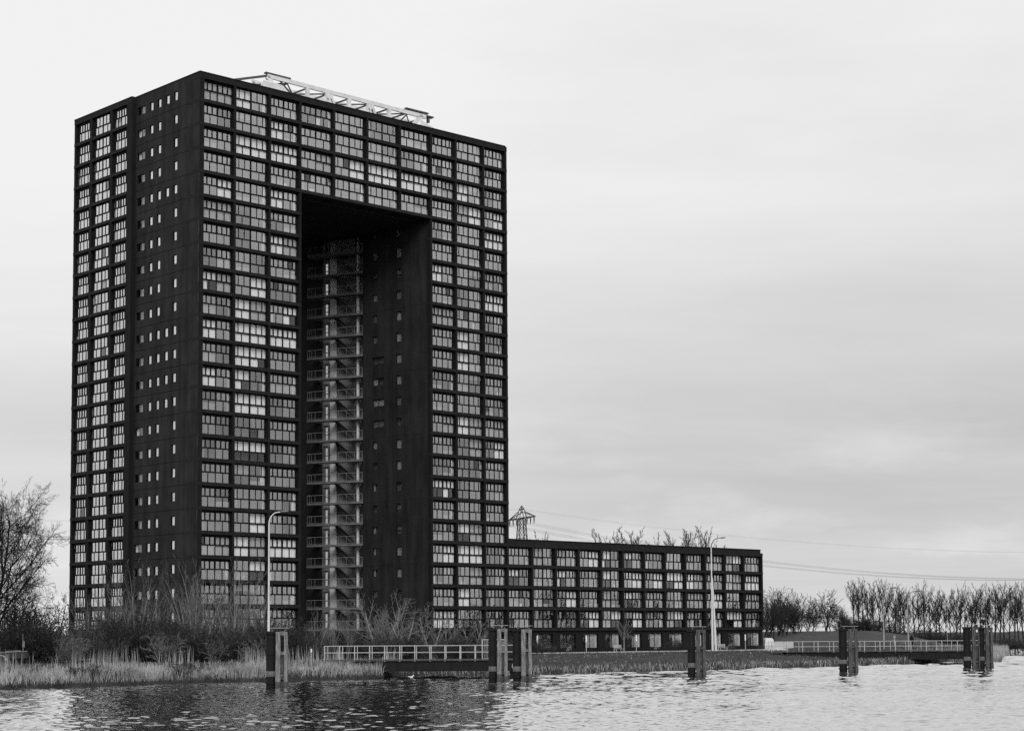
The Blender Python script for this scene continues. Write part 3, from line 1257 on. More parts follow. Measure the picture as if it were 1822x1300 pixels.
def dolphin(px, base_py, label, top_py, lantern=False, box_top=False, k=1.0, post_gap=1.0, tm='timber'):
    r = ray(px, base_py)
    t = -EYE / r.z
    X, Y = r.x * t, r.y * t
    H = at(px, top_py, Y).z
    d = thing('mooring_dolphin', label, 'mooring post', (X, Y, 0), group='mooring dolphins standing in the water')
    b = MB()
    b.tube([(-.62 * k, 0, -1.5), (-.62 * k, 0, H - .1)], .43 * k, 14)
    pile = b.build('steel_pile', M['steel_k'], d)
    b = MB()
    b.tube([(-.62 * k, 0, .85), (-.62 * k, 0, 1.28)], .445 * k, 14)
    b.build('pale_band', M['band_p'], pile)
    b = MB()
    b.tube([(-.62 * k, 0, .28), (-.62 * k, 0, .42)], .50 * k, 14)
    b.build('collar', M['steel_k'], pile)
    b = MB()
    b.tube([(-.62 * k, 0, 2.55), (-.62 * k, 0, 2.85)], .47 * k, 14)
    b.build('collar', M['steel_k'], pile)
    b = MB()
    b.box(-1.06 * k, 1.0 * k, -.45, .45, H - .32, H - .1)
    b.build('head_beam', M['steel_k'], d)
    b = MB()
    b.box(-.75 * k, .95 * k, -.55, .5, H + .12, H + .17)
    b.box(-.55 * k, -.45 * k, -.3, .3, H - .1, H + .12)
    b.box(.55 * k, .65 * k, -.3, .3, H - .1, H + .12)
    b.build('cap_plate', M['galv'], d)
    x1, x2 = .05 * k, .72 * k * post_gap
    for x, w in ((x1, .36), (x2, .27)):
        b = MB()
        n = 7
        pts = []
        vs, fs = [], []
        for i in range(n):
            z = -1 + (H - .15 + 1) * i / (n - 1)
            jx, jw = random.uniform(-.015, .015), random.uniform(.92, 1.05) * w / 2
            vs += [(x - jw + jx, -.62, z), (x + jw + jx, -.62, z), (x + jw + jx, -.62 + w, z), (x - jw + jx, -.62 + w, z)]
        for i in range(n - 1):
            for q in range(4):
                fs.append((4 * i + q, 4 * i + (q + 1) % 4, 4 * i + 4 + (q + 1) % 4, 4 * i + 4 + q))
        fs.append((4 * n - 4, 4 * n - 3, 4 * n - 2, 4 * n - 1))
        b.add(vs, fs)
        b.build('timber_post', M[tm], d)
    for z, h in ((H - .42, .30), (2.55, .26), (.62, .26)):
        b = MB()
        b.box(x1 + .15, x2 - .1, -.5, -.25, z, z + h)
        b.build('spacer_block', M[tm] if z > 1 else M['timber_d'], d)
    b = MB()
    b.box(x1 + .2, x2 - .12, -.35, -.1, 1.0, 2.5)
    b.box(x1 + .1, x2 + .1, -.3, 0, -1, .6)
    b.build('backing_plank', M['timber_d'], d)
    for x, w in ((x1, .40), (x2, .31)):
        b = MB()
        b.box(x - w / 2, x + w / 2, -.64, -.6 + w, -.5, random.uniform(.42, .62))
        b.build('wet_foot', M['timber_d'], d)
    if lantern:
        b = MB()
        b.tube([(.1, 0, H + .17), (.1, 0, H + .55), (.1, 0, H + .62)], [.07, .07, .2], 8)
        b.tube([(.1, 0, H + .62), (.1, 0, H + .85), (.1, 0, H + .95)], [.14, .14, .03], 8)
        b.build('lantern', M['steel_k'], d)
    if box_top:
        b = MB()
        b.tube([(-.2, 0, H + .17), (-.2, 0, H + .4)], .12, 8)
        b.box(-.42, .02, -.2, .2, H + .4, H + .78)
        b.build('signal_box', M['steel_k'], d)
    return d


random.seed(5)
dolphin(495, 1222, 'leftmost mooring dolphin with bleached twin timbers in front of the reeds', 1120, k=.92)
dolphin(888, 1211, 'mooring dolphin at the right end of the left footbridge, left one of the pair', 1115, k=.86)
dolphin(931, 1211, 'mooring dolphin at the right end of the left footbridge, right one of the pair', 1116, k=.86)
dolphin(1241, 1203, 'lone mooring dolphin with a small lantern in front of the low block', 1117, lantern=True, k=.86, tm='timber_g')
dolphin(1511, 1195, 'mooring dolphin with a signal box on top at the middle of the right footbridge', 1116, box_top=True, k=.95, tm='timber_g')
dolphin(1731, 1188, 'left dolphin of the pair at the right end of the right footbridge', 1113, k=.95, tm='timber_g')
dolphin(1755, 1188, 'rightmost mooring dolphin, with a signal box on top', 1114, box_top=True, k=.72, tm='timber_g')

# ------------------------------------------------------------------ footbridges


def footbridge(label, Y, pxa, pxb, py_deck, py_bot, py_rail, py_mid, n, pxg, round_end=False):
    xa, xb, xg = gx(pxa, Y), gx(pxb, Y), gx(pxg, Y)
    pm = (pxa + pxb) / 2
    zd, zb, zt, zm = (at(pm, q, Y).z for q in (py_deck, py_bot, py_rail, py_mid))
    fb = thing('footbridge', label, 'bridge', ((xa + xb) / 2, Y, 0), group='steel footbridges over the water')
    o = Vector(((xa + xb) / 2, Y, 0))
    b = MB(Matrix.Translation(-o))
    b.box(xg, xb, Y, Y + .35, zb, zd - .12)
    b.box(xg, xb, Y + 2.6, Y + 2.95, zb, zd - .12)
    b.box(xg, xb, Y - .12, Y + .45, zb - .06, zb)
    b.box(xg, xb, Y - .12, Y + .45, zd - .18, zd - .12)
    b.build('girder', M['steel_k'], fb)
    x = xg + .8
    while x < xb - .3:
        b = MB(Matrix.Translation(-o))
        b.box(x - .03, x + .03, Y - .1, Y - .002, zb, zd - .18)
        b.build('stiffener', M['steel_k'], fb)
        x += 1.7
    b = MB(Matrix.Translation(-o))
    b.box(xa, xb, Y - .15, Y + 3.1, zd - .12, zd)
    b.build('deck', M['timber_d'], fb)
    for side, yy in (('near', Y - .1), ('far', Y + 3.0)):
        b = MB(Matrix.Translation(-o))
        b.box(xa, xb, yy - .03, yy + .03, zt - .06, zt)
        b.build('handrail', M['railp'], fb)
        b = MB(Matrix.Translation(-o))
        b.box(xa, xb, yy - .025, yy + .025, zm - .025, zm + .025)
        b.build('mid_rail', M['railp'], fb)
        for i in range(n + 1):
            x = xa + .03 + (xb - xa - .06) * i / n
            b = MB(Matrix.Translation(-o))
            w = .05 if side == 'near' else .035
            b.box(x - w, x + w, yy - .04, yy + .04, zd - .18, zt - .06)
            b.build('rail_post', M['railp'], fb)
    # abutment and bearings
    b = MB(Matrix.Translation(-o))
    b.box(xg - 1.2, xg + .3, Y - .1, Y + 3.0, -1, zb + .05)
    b.box(xb - 1.0, xb - .5, Y + .2, Y + 2.7, -1, zb)
    b.build('support', M['steel_k'], fb)
    if round_end:
        b = MB(Matrix.Translation(-o))
        c = at(919, 1184, Y)
        b.tube([(c.x, Y - .25, c.z), (c.x, Y - .05, c.z)], .45, 20)
        b.build('buffer_disc', M['galv'], fb)
    return fb


footbridge('left footbridge with a pale two-bar railing, between the reeds and the pair of dolphins', 172, 577, 926, 1172.5, 1192.5, 1147.5, 1160, 13, 628, True)
footbridge('right footbridge with a thin pale railing leading to the rightmost dolphins', 236, 1372, 1758, 1157, 1172, 1139.5, 1149, 14, 1398)

# ------------------------------------------------------------------ lamps


def lamp(name, px_base, Y, zb, px_top, py_top, head_px, label, r0, r1, kind='curve', group=None, mk='pole'):
    p0 = Vector((gx(px_base, Y), Y, zb))
    p1 = at(px_top, py_top, Y)
    tip = at(head_px, py_top, Y)
    reach = tip.x - p1.x
    t = thing(name, label, 'street lamp', p0, group=group)
    H = p1.z - zb
    b = MB()
    bend = reach * 1.25
    top = H - bend * .8
    b.tube([(0, 0, 0), (0, 0, H * .35), (0, 0, H * .351), (0, 0, top)], [r0, r0 * .95, r0 * .75, r1], 10)
    b.build('pole', M[mk], t)
    b = MB()
    dx = p1.x - p0.x
    pts = []
    for i in range(9):
        a = math.pi / 2 * i / 8
        pts.append((reach * (1 - math.cos(a)) * .8, 0, top + (H - top) * math.sin(a)))
    pts.append((reach, 0, H + .03))
    b.tube(pts, [r1 * (1 - .03 * i) for i in range(len(pts))], 8)
    b.build('arm', M[mk] if kind == 'curve' else M['pole_g'], t)
    b = MB()
    b.tube([(reach - .1, 0, H + .03), (reach + .2, 0, H + .06), (reach + .6, 0, H + .09), (reach + .75, 0, H + .1)], [.05, .11, .09, .03], 8)
    b.build('lamp_head', M['pole_g'], t)
    return t


lamp('street_lamp', 478, 182, 1.2, 478, 911, 499, 'tall white lamp post with a curved arm in front of the tower', .13, .07)
lamp('street_lamp', 1267.5, 262, GZ, 1265, 957, 1282, 'tall white lamp post with a grey swan-neck arm in front of the low block', .16, .08, 'grey')
b = MB()
Yp = 264
pb = Vector((gx(1273.5, Yp), Yp, GZ))
pt = at(1267.6, 1028, Yp)
b.tube([(0, 0, 0), (pt - pb) * .4, pt - pb], [.2, .15, .07], 10)
tag(b.build('leaning_pole', M['pole'], None, False, pb), 'slightly leaning pale pole right beside the lamp of the low block', 'pole')
lamp('street_lamp', 1572.5, 245, 1.6, 1571, 1046, 1586, 'lamp post rising behind the right footbridge, left of the two there', .11, .05, 'grey', 'lamps behind the right footbridge', 'galv')
lamp('street_lamp', 1616, 245, 1.6, 1612, 1052, 1626, 'lamp post rising behind the right footbridge, right one beside the walker', .11, .05, 'grey', 'lamps behind the right footbridge', 'galv')
for i, (px, Yq, pyt) in enumerate(((956, 240, 1130), (1043, 252, 1130), (1132, 262, 1129), (1326, 275, 1128))):
    z0 = ground_z(gx(px, Yq), Yq)
    zt = at(px, pyt, Yq).z
    t = thing('marker_post', ORD[i] + ' slim white-topped post from the left on the bank before the low block', 'post', (gx(px, Yq), Yq, z0), group='slim posts on the bank before the low block')
    b = MB()
    b.tube([(0, 0, 0), (0, 0, (zt - z0) * .62)], .06, 8)
    b.build('stem', M['galv'], t)
    b = MB()
    b.tube([(0, 0, (zt - z0) * .62), (0, 0, zt - z0)], .10, 8)
    b.build('white_top', M['white'], t)

# ------------------------------------------------------------------ pylon and wires
PY, PX = 600.0, 3.2
pyl = thing('transmission_tower', 'lattice transmission tower seen over the roof beside the tower edge', 'pylon', (PX, PY, GZ))
ang = math.atan2(-10, 4.1)
ad = Vector((math.cos(ang), math.sin(ang), 0))
an = Vector((-ad.y, ad.x, 0))
top_z, arm_z = 46.0 - GZ, 42.6 - GZ


def leg(z, s1, s2):
    h = 3.4 + (.95 - 3.4) * min(1, z / arm_z)
    return ad * (s1 * h) + an * (s2 * h) + Vector((0, 0, z))


lv = [0, 9, 17, 24, 30, 34.5, 38, arm_z]
for s1 in (-1, 1):
    for s2 in (-1, 1):
        b = MB()
        b.tube([leg(z, s1, s2) for z in lv], .24, 4)
        b.build('leg', M['pylon'], pyl)
b = MB()
for i in range(len(lv) - 1):
    for (a1, a2), (c1, c2) in (((-1, -1), (1, -1)), ((1, -1), (1, 1)), ((1, 1), (-1, 1)), ((-1, 1), (-1, -1))):
        b.tube([leg(lv[i], a1, a2), leg(lv[i + 1], c1, c2)], .10, 3)
        b.tube([leg(lv[i], c1, c2), leg(lv[i + 1], a1, a2)], .10, 3)
        b.tube([leg(lv[i + 1], a1, a2), leg(lv[i + 1], c1, c2)], .10, 3)
b.build('lattice', M['pylon'], pyl)
for s in (-1, 1):
    b = MB()
    tipp = ad * (11.5 * s) + Vector((0, 0, arm_z))
    for q in (-1, 1):
        b.tube([ad * (1.4 * s) + an * (1.3 * q) + Vector((0, 0, arm_z)), tipp], .2, 4)
        b.tube([ad * (1.0 * s) + an * (.8 * q) + Vector((0, 0, arm_z + 2.2)), tipp], .15, 4)
    for i in range(1, 6):
        f = i / 6
        lo = ad * (1.4 * s) + (tipp - ad * (1.4 * s) - Vector((0, 0, arm_z))) * f + Vector((0, 0, arm_z))
        hi = ad * (1.0 * s) + Vector((0, 0, arm_z + 2.2)) + (tipp - ad * (1.0 * s) - Vector((0, 0, arm_z + 2.2))) * f
        b.tube([lo, hi], .06, 3)
    b.build('cross_arm', M['pylon'], pyl)
    for off in (4.5, 7.5, 10.5):
        b = MB()
        c = ad * (off * s) + Vector((0, 0, arm_z))
        b.tube([c + ad * .5, c + Vector((0, 0, -2.2))], .15, 4)
        b.tube([c - ad * .5, c + Vector((0, 0, -2.2))], .15, 4)
        b.build('insulator', M['pylon'], pyl)
b = MB()
for q in (-1, 1):
    for w in (-1, 1):
        b.tube([ad * (1.3 * q) + an * (1.3 * w) + Vector((0, 0, arm_z)), ad * (.9 * q) + an * (.5 * w) + Vector((0, 0, arm_z + 3)), Vector((0, 0, top_z + .8))], .17, 4)
    b.tube([ad * (1.9 * q) + Vector((0, 0, arm_z + 2.9)), ad * (-1.9 * q) + Vector((0, 0, arm_z + 3.1))], .2, 4)
b.build('peak', M['pylon'], pyl)
wd = Vector((10, 4.1, 0)).normalized()
W = [(-10.5, arm_z - 2.2, 'outermost left'), (-7.5, arm_z - 2.2, 'second left'), (-4.5, arm_z - 2.2, 'third left'), (4.5, arm_z - 2.2, 'third right'), (7.5, arm_z - 2.2, 'second right'), (10.5, arm_z - 2.2, 'outermost right')]
for off, z0, nm in W + [(-1.6, arm_z + 3, 'upper left'), (1.6, arm_z + 3, 'upper right')]:
    b = MB()
    base = Vector((PX, PY, GZ + z0)) + ad * off
    earth = z0 > arm_z
    for sgn, sag in ((1, 17.0 if not earth else 12.0), (-1, 7.0)):
        pts = []
        for i in range(25):
            f = i / 24
            pts.append(wd * (sgn * 400 * f) + Vector((0, 0, -4 * sag * f * (1 - f))))
        b.tube(pts, .017 if earth else .032, 4)
    tag(b.build('power_line', M['wire'], None, False, base), nm + ' power line hung from the transmission tower', 'cable', 'power lines')

# ------------------------------------------------------------------ trees


def rot_dir(d, ang, az):
    a = d.orthogonal().normalized()
    b = d.cross(a)
    s = a * math.cos(az) + b * math.sin(az)
    return (d * math.cos(ang) + s * math.sin(ang)).normalized()


def grow(mb, rnd, p, d, L, r, lvl, P):
    seg = P['seg'][lvl]
    pts, rad = [p.copy()], [r]
    q, dd = p.copy(), d.copy()
    tip = r * P.get('tip', .35) if lvl < P['depth'] else r * .5
    for i in range(seg):
        j = P['wob'][lvl]
        dd = (dd + Vector((rnd.uniform(-j, j), rnd.uniform(-j, j), rnd.uniform(-j, j))) + Vector((0, 0, P['up'][lvl]))).normalized()
        q = q + dd * (L / seg)
        pts.append(q.copy())
        rad.append(r + (tip - r) * (i + 1) / seg)
    mb[min(lvl, 1)].tube(pts, rad, P['sides'][lvl], cap=False)
    if lvl >= P['depth']:
        return
    n = P['n'][lvl]
    n = max(1, int(n * rnd.uniform(.8, 1.2) * (1 if lvl == 0 else max(.5, L / P['ref'][lvl]))))
    for c in range(n):
        t = P['t0'][lvl] + (1 - P['t0'][lvl]) * (c + rnd.random()) / n
        t = min(t, .99)
        i = min(int(t * seg), seg - 1)
        f = t * seg - i
        cp = pts[i].lerp(pts[i + 1], f)
        cr = rad[i] + (rad[i + 1] - rad[i]) * f
        ddir = (pts[i + 1] - pts[i]).normalized()
        a0, a1 = P['ang'][lvl]
        cd = rot_dir(ddir, R(rnd.uniform(a0, a1)), rnd.uniform(0, 2 * math.pi) if lvl else c * 2.4 + rnd.uniform(-.5, .5))
        shape = P['shape'](t) if lvl == 0 else (1.1 - .55 * t)
        grow(mb, rnd, cp, cd, L * P['lr'][lvl] * shape * rnd.uniform(.75, 1.15), max(cr * P['rr'][lvl], P['rmin']), lvl + 1, P)


def tree_meshes(seed, H, P, bark, twig):
    rnd = random.Random(seed)
    mb = (MB(), MB())
    for s in range(P.get('stems', 1)):
        lean = P.get('lean', 0)
        d = Vector((rnd.uniform(-lean, lean), rnd.uniform(-lean, lean), 1)).normalized()
        sp = P.get('spread', 0)
        p = Vector((rnd.uniform(-sp, sp), rnd.uniform(-sp, sp), -.15))
        grow(mb, rnd, p, d, H * (1 if s == 0 else rnd.uniform(.6, 1)), P['r'], 0, P)
    hz = max(max(v[2] for v in mb[0].v), max(v[2] for v in mb[1].v))
    k = H / hz                       # the finished tree is exactly H tall
    for q in mb:
        q.v = [(x * k, y * k, z * k) for x, y, z in q.v]
    return mb[0].mesh('trunk', bark), mb[1].mesh('crown', twig)


POPLAR = dict(depth=3, seg=(9, 6, 4, 2), n=(11, 13, 11), t0=(.26, .24, .1), ang=((20, 42), (16, 38), (12, 40)), lr=(.66, .27, .55), rr=(.55, .45, .6), rmin=.030, up=(.02, .07, .07, .05),
              wob=(.04, .07, .12, .15), sides=(6, 5, 3, 3), r=.24, ref=(0, 7.0, 1.9), shape=lambda t: 1.18 - .82 * t, tip=.15)
BROAD = dict(depth=4, seg=(6, 6, 5, 3, 2), n=(10, 8, 7, 5), t0=(.22, .25, .2, .15), ang=((38, 75), (30, 60), (25, 60), (20, 60)), lr=(.62, .5, .45, .45), rr=(.6, .55, .55, .6), rmin=.030,
             up=(.02, .05, .04, .02, .0), wob=(.08, .14, .18, .22, .25), sides=(7, 5, 4, 3, 3), r=.34, ref=(0, 8.5, 4.2, 2), shape=lambda t: 1.15 - .55 * t, tip=.25)
SHRUB = dict(depth=3, seg=(5, 4, 3, 2), n=(8, 7, 6), t0=(.10, .12, .1), ang=((20, 62), (22, 65), (20, 70)), lr=(.55, .52, .5), rr=(.6, .6, .65), rmin=.022, up=(.03, .03, .02, 0), wob=(.14, .2, .24, .28),
             sides=(4, 3, 3, 3), r=.05, ref=(0, 2.2, 1.1), shape=lambda t: 1.1 - .5 * t, stems=9, lean=.55, spread=1.1, tip=.3)
SLIM = dict(depth=3, seg=(8, 6, 4, 2), n=(11, 6, 4), t0=(.12, .2, .15), ang=((14, 32), (14, 36), (14, 42)), lr=(.55, .42, .42), rr=(.55, .55, .6), rmin=.015, up=(.0, .07, .05, .03), wob=(.05, .07, .12, .16),
            sides=(5, 4, 3, 3), r=.085, ref=(0, 5, 2.0), shape=lambda t: 1.2 - .75 * t, stems=4, lean=.26, spread=.35, tip=.15)
FORKED = dict(depth=3, seg=(5, 5, 4, 2), n=(8, 7, 6), t0=(.15, .25, .2), ang=((24, 58), (28, 60), (25, 65)), lr=(.68, .48, .42), rr=(.75, .6, .6), rmin=.018, up=(.02, .04, .02, 0), wob=(.12, .16, .2, .25),
              sides=(5, 4, 3, 3), r=.13, ref=(0, 4, 2), shape=lambda t: 1.15 - .5 * t, stems=4, lean=.5, spread=.8, tip=.3)
SMALLT = dict(depth=3, seg=(5, 5, 3, 2), n=(11, 8, 5), t0=(.38, .2, .15), ang=((22, 50), (18, 42), (18, 45)), lr=(.62, .45, .42), rr=(.5, .6, .6), rmin=.018, up=(.0, .05, .03, 0), wob=(.04, .09, .14, .2),
              sides=(6, 4, 3, 3), r=.22, ref=(0, 4, 1.8), shape=lambda t: 1.1 - .45 * t, tip=.25)


def place_tree(name, cat, label, meshes, x, y, z, s=1.0, rz=0.0, group=None, sx=None):
    t = thing(name, label, cat, (x, y, z), rz, group)
    t.scale = ((sx or s), (sx or s), s)
    for n, me in zip(('trunk', 'crown'), meshes):
        link(n, me, t)
    return t


random.seed(21)
# row of poplars on the far dyke
popm = [tree_meshes(100 + i, 14.0, POPLAR, M['bark'], M['bark']) for i in range(6)]
pop_px = [1520, 1529, 1537, 1546, 1556, 1566, 1574, 1583, 1592, 1601, 1610, 1616, 1627, 1635, 1645, 1655, 1664, 1673, 1683, 1692, 1700, 1708, 1717, 1726, 1735, 1744, 1752, 1761, 1770, 1779, 1787, 1796, 1805, 1813, 1821, 1830]
for i, px in enumerate(pop_px):
    Yq = 515 + (i * 7 % 4) * 13 - (px - 1527) * .12
    x = gx(px, Yq)
    z = at(px, 1122, Yq).z - .6
    topy = 1020 - (px - 1527) * .047
    h = at(px, topy, Yq).z - z
    place_tree('poplar_tree', 'tree', ORD[i] + ' bare poplar from the left in the row on the far dyke', popm[i % 6], x, Yq, min(z, ground_z(x, Yq) + .2), h / 14 * random.uniform(.9, 1.05), random.uniform(0, 6), 'row of bare poplars on the far dyke', h / 14 * random.uniform(.85, 1.1))
# trees right of the low block
brm = [tree_meshes(140 + i, 10, dict(BROAD, n=(11, 10, 9, 6), r=.14, t0=(.06, .12, .12, .12), rmin=.036, stems=4, lean=.38, spread=.8, lr=(.62, .52, .52, .55), ang=((25, 55), (20, 45), (16, 40), (12, 38))), M['bark'], M['bark_m']) for i in range(3)]
for i, (px, Yq, pyt, wf) in enumerate(((1372, 335, 1042, 1.0), (1398, 342, 1045, .95), (1425, 350, 1053, .9), (1474, 372, 1047, 1.25), (1500, 420, 1062, .8), (1448, 400, 1060, .9), (1385, 350, 1050, 1.0), (1412, 345, 1060, .9), (1365, 360, 1046, 1.1), (1392, 365, 1048, 1.1), (1436, 372, 1062, 1.0), (1408, 375, 1050, 1.1))):
    x = gx(px, Yq)
    z = ground_z(x, Yq)
    h = at(px, pyt, Yq).z - z
    place_tree('broad_tree', 'tree', ['bare tree rising directly beside the right end of the low block', 'bare tree second from the right end of the low block', 'bare tree at the right edge of the clump beside the low block',
               'round bare tree standing free left of the poplar row', 'thin bare tree between the round tree and the poplar row', 'bare tree behind the left side of the round tree',
               'bare tree filling the middle of the clump by the low block', 'lower bare tree in front of the clump by the low block', 'bare tree behind the right end of the low block', 'tall bare tree at the back of the clump by the low block', 'bare tree filling the gap left of the round tree', 'bare tree behind the right half of the clump by the low block'][i], brm[i % 3], x, Yq, z, h / 10.0, random.uniform(0, 6), 'bare trees right of the low block', h / 10 * wf)
# treetops behind the low block
for i, (px, Yq, pyt) in enumerate(((960, 420, 952), (980, 430, 956), (1083, 372, 942), (1098, 385, 952), (1122, 378, 944), (1136, 380, 950), (1185, 380, 952), (1206, 372, 949), (1222, 380, 946), (1240, 374, 944), (1255, 378, 943), (1270, 384, 950))):
    x = gx(px, Yq)
    h = at(px, pyt - 8, Yq).z - GZ
    place_tree('poplar_tree', 'tree', ORD[i] + ' bare treetop from the left above the roof of the low block', popm[(i + 2) % 5], x, Yq, GZ, h / 14, random.uniform(0, 6), 'treetops over the low block', h / 14 * .95)
# big tree at the left edge
bigm = tree_meshes(7, 18.3, dict(BROAD, n=(20, 13, 11, 8), t0=(.18, .18, .15, .12), rmin=.020, lr=(.62, .52, .5, .5)), M['bark'], M['bark'])
place_tree('broad_tree', 'tree', 'large spreading bare tree at the left edge of the picture', bigm, gx(-14, 172), 172, 1.0, 1.03, 2.2, None, .9)
bg2 = tree_meshes(9, 9.0, dict(BROAD, n=(15, 10, 8, 6), r=.2), M['bark'], M['bark'])
for i, (px, Yq, s) in enumerate(((60, 190, .95), (25, 196, 1.0), (100, 200, .85), (-40, 180, 1.2))):
    x = gx(px, Yq)
    place_tree('broad_tree', 'tree', ['dark bare tree between the large left tree and the tower', 'dark bare tree behind the large left tree', 'dark bare tree touching the left edge of the tower', 'bare tree cut by the left edge behind the large one'][i], bg2, x, Yq, ground_z(x, Yq), s, i * 1.9, 'dark trees at the left')
# thickets in front of the tower
shm = [tree_meshes(200 + i, 4.2, dict(SHRUB, n=(9, 8, 7)), M['bark'], (M['bark_m'], M['bark_m'], M['bark_s'], M['bark_s'])[i]) for i in range(4)]
shl = [tree_meshes(220 + i, 3.2, dict(SHRUB, n=(8, 7, 6)), M['bark_t'], M['bark_t']) for i in range(2)]
spots = []
for px in range(-14, 492, 15):
    spots.append((px + random.uniform(-5, 5), random.uniform(182, 192), random.uniform(.5, 1.3) * (1.15 if px < 130 else 1.0)))
for px in range(-10, 480, 17):
    spots.append((px + random.uniform(-6, 6), random.uniform(196, 206), random.uniform(.6, 1.6)))
for i, (px, Yq, s) in enumerate(spots):
    x = gx(px, Yq)
    place_tree('thicket_shrub', 'shrub', 'dark leafless shrub in the thicket between reeds and tower', shm[i % 4], x, Yq, ground_z(x, Yq) - .1, s, random.uniform(0, 6), 'dark thicket below the tower', s * random.uniform(.9, 1.25))
for i, (px, Yq, s) in enumerate(((118, 178, 1.0), (132, 178, .9), (290, 180, 1.05), (305, 182, .9), (380, 182, .8), (440, 184, .8))):
    x = gx(px, Yq)
    place_tree('pale_shrub', 'shrub', ORD[i] + ' pale twiggy shrub from the left at the edge of the thicket', shl[i % 2], x, Yq, ground_z(x, Yq), s, random.uniform(0, 6), 'pale shrubs at the thicket edge')
slm = [tree_meshes(240 + i, 9.0, SLIM, M['bark_p'], M['bark_t']) for i in range(3)]
for i, (px, Yq, pyt) in enumerate(((165, 192, 1040), (196, 190, 1012), (212, 195, 1020), (247, 190, 985), (272, 194, 1010), (338, 188, 985), (352, 190, 1000), (330, 192, 1015), (385, 192, 1005), (412, 190, 985), (432, 193, 1010), (463, 194, 1030), (560, 200, 1075), (590, 204, 1070), (620, 204, 1080))):
    x = gx(px, Yq)
    z = ground_z(x, Yq)
    h = at(px, pyt, Yq).z - z
    place_tree('young_tree', 'tree', ORD[i] + ' slender grey young tree from the left in front of the tower', slm[i % 3], x, Yq, z, h / 9, random.uniform(0, 6), 'slender young trees in front of the tower', h / 9)
# pale-branched trees and bushes in front of the passage
fkm = [tree_meshes(260 + i, 5.0, FORKED, M['bark_p'], M['bark_t']) for i in range(2)]
for i, (px, Yq, pyt) in enumerate(((672, 205, 1050), (716, 203, 1062), (690, 208, 1046), (762, 207, 1068), (800, 210, 1080), (845, 213, 1085))):
    x = gx(px, Yq)
    z = ground_z(x, Yq)
    h = at(px, pyt, Yq).z - z
    place_tree('forked_tree', 'tree', ORD[i] + ' pale-branched bushy tree from the left behind the left footbridge', fkm[i % 2], x, Yq, z, h / 5, random.uniform(0, 6), 'pale-branched trees behind the left footbridge')
for i, px in enumerate(list(range(525, 880, 17)) + list(range(640, 860, 26)) + [888, 905, 925]):
    Yq = random.uniform(196, 212)
    x = gx(px, Yq)
    s = random.uniform(.62, .85)
    place_tree('thicket_shrub', 'shrub', 'dark leafless shrub in the thicket behind the left footbridge', shm[i % 4], x, Yq, ground_z(x, Yq) - .1, s, random.uniform(0, 6), 'thicket behind the left footbridge', s * 1.2)
# dark bushes rooted at the water's edge
for i, (px, d_, s_) in enumerate(((150, 3.0, .34), (172, 2.0, .42), (196, 2.5, .36), (318, 2.0, .40), (336, 3.0, .36), (420, 3.0, .26), (30, 4.0, .28), (640, 3.5, .26))):
    Yq = 150
    for _ in range(6):
        Yq = shore(gx(px, Yq)) + d_
    x = gx(px, Yq)
    place_tree('bank_shrub', 'shrub', ['low dark bush at the water edge below the left thicket, leftmost of three', 'low dark bush at the water edge below the left thicket, middle of three', 'low dark bush at the water edge below the left thicket, rightmost of three', 'dark bush in the reeds below the tower corner, left one', 'dark bush in the reeds below the tower corner, right one', 'small dark bush in the reeds left of the leftmost dolphin', 'small dark bush in the reeds at the left edge', 'small dark bush at the reed tip under the left footbridge'][i], shm[i % 4], x, Yq, ground_z(x, Yq), s_, i * 1.3, 'low bushes along the reed bank', s_ * 1.5)
# small tree and bushes before the low block
smt = tree_meshes(300, 5.4, SMALLT, M['bark_t'], M['bark_t'])
x = gx(1110, 262)
place_tree('small_tree', 'tree', 'small lone tree with upswept branches in front of the low block', smt, x, 262, GZ, .93, .6)
for i, (px, Yq, s) in enumerate(((948, 236, .55), (962, 240, .5), (985, 244, .35), (1190, 268, .42), (1205, 270, .45), (1300, 272, .28), (1352, 282, .25))):
    x = gx(px, Yq)
    place_tree('low_shrub', 'shrub', ORD[i] + ' low shrub from the left along the foot of the low block', shm[(i + 1) % 4], x, Yq, ground_z(x, Yq), s, i, 'low shrubs before the low block', s * 1.3)
# hedge on the far dyke
for i, px in enumerate(range(1500, 1840, 9)):
    if 1606 < px < 1640:
        continue
    Yq = random.uniform(440, 470)
    x = gx(px, Yq)
    s = random.uniform(.85, 1.35) * (1.35 if 1640 < px < 1690 else 1.0)
    place_tree('hedge_shrub', 'shrub', 'dark bare shrub in the hedge under the poplars', shm[i % 4], x, Yq, ground_z(x, Yq) - .3, s, random.uniform(0, 6), 'hedge under the poplars', s * 1.5)

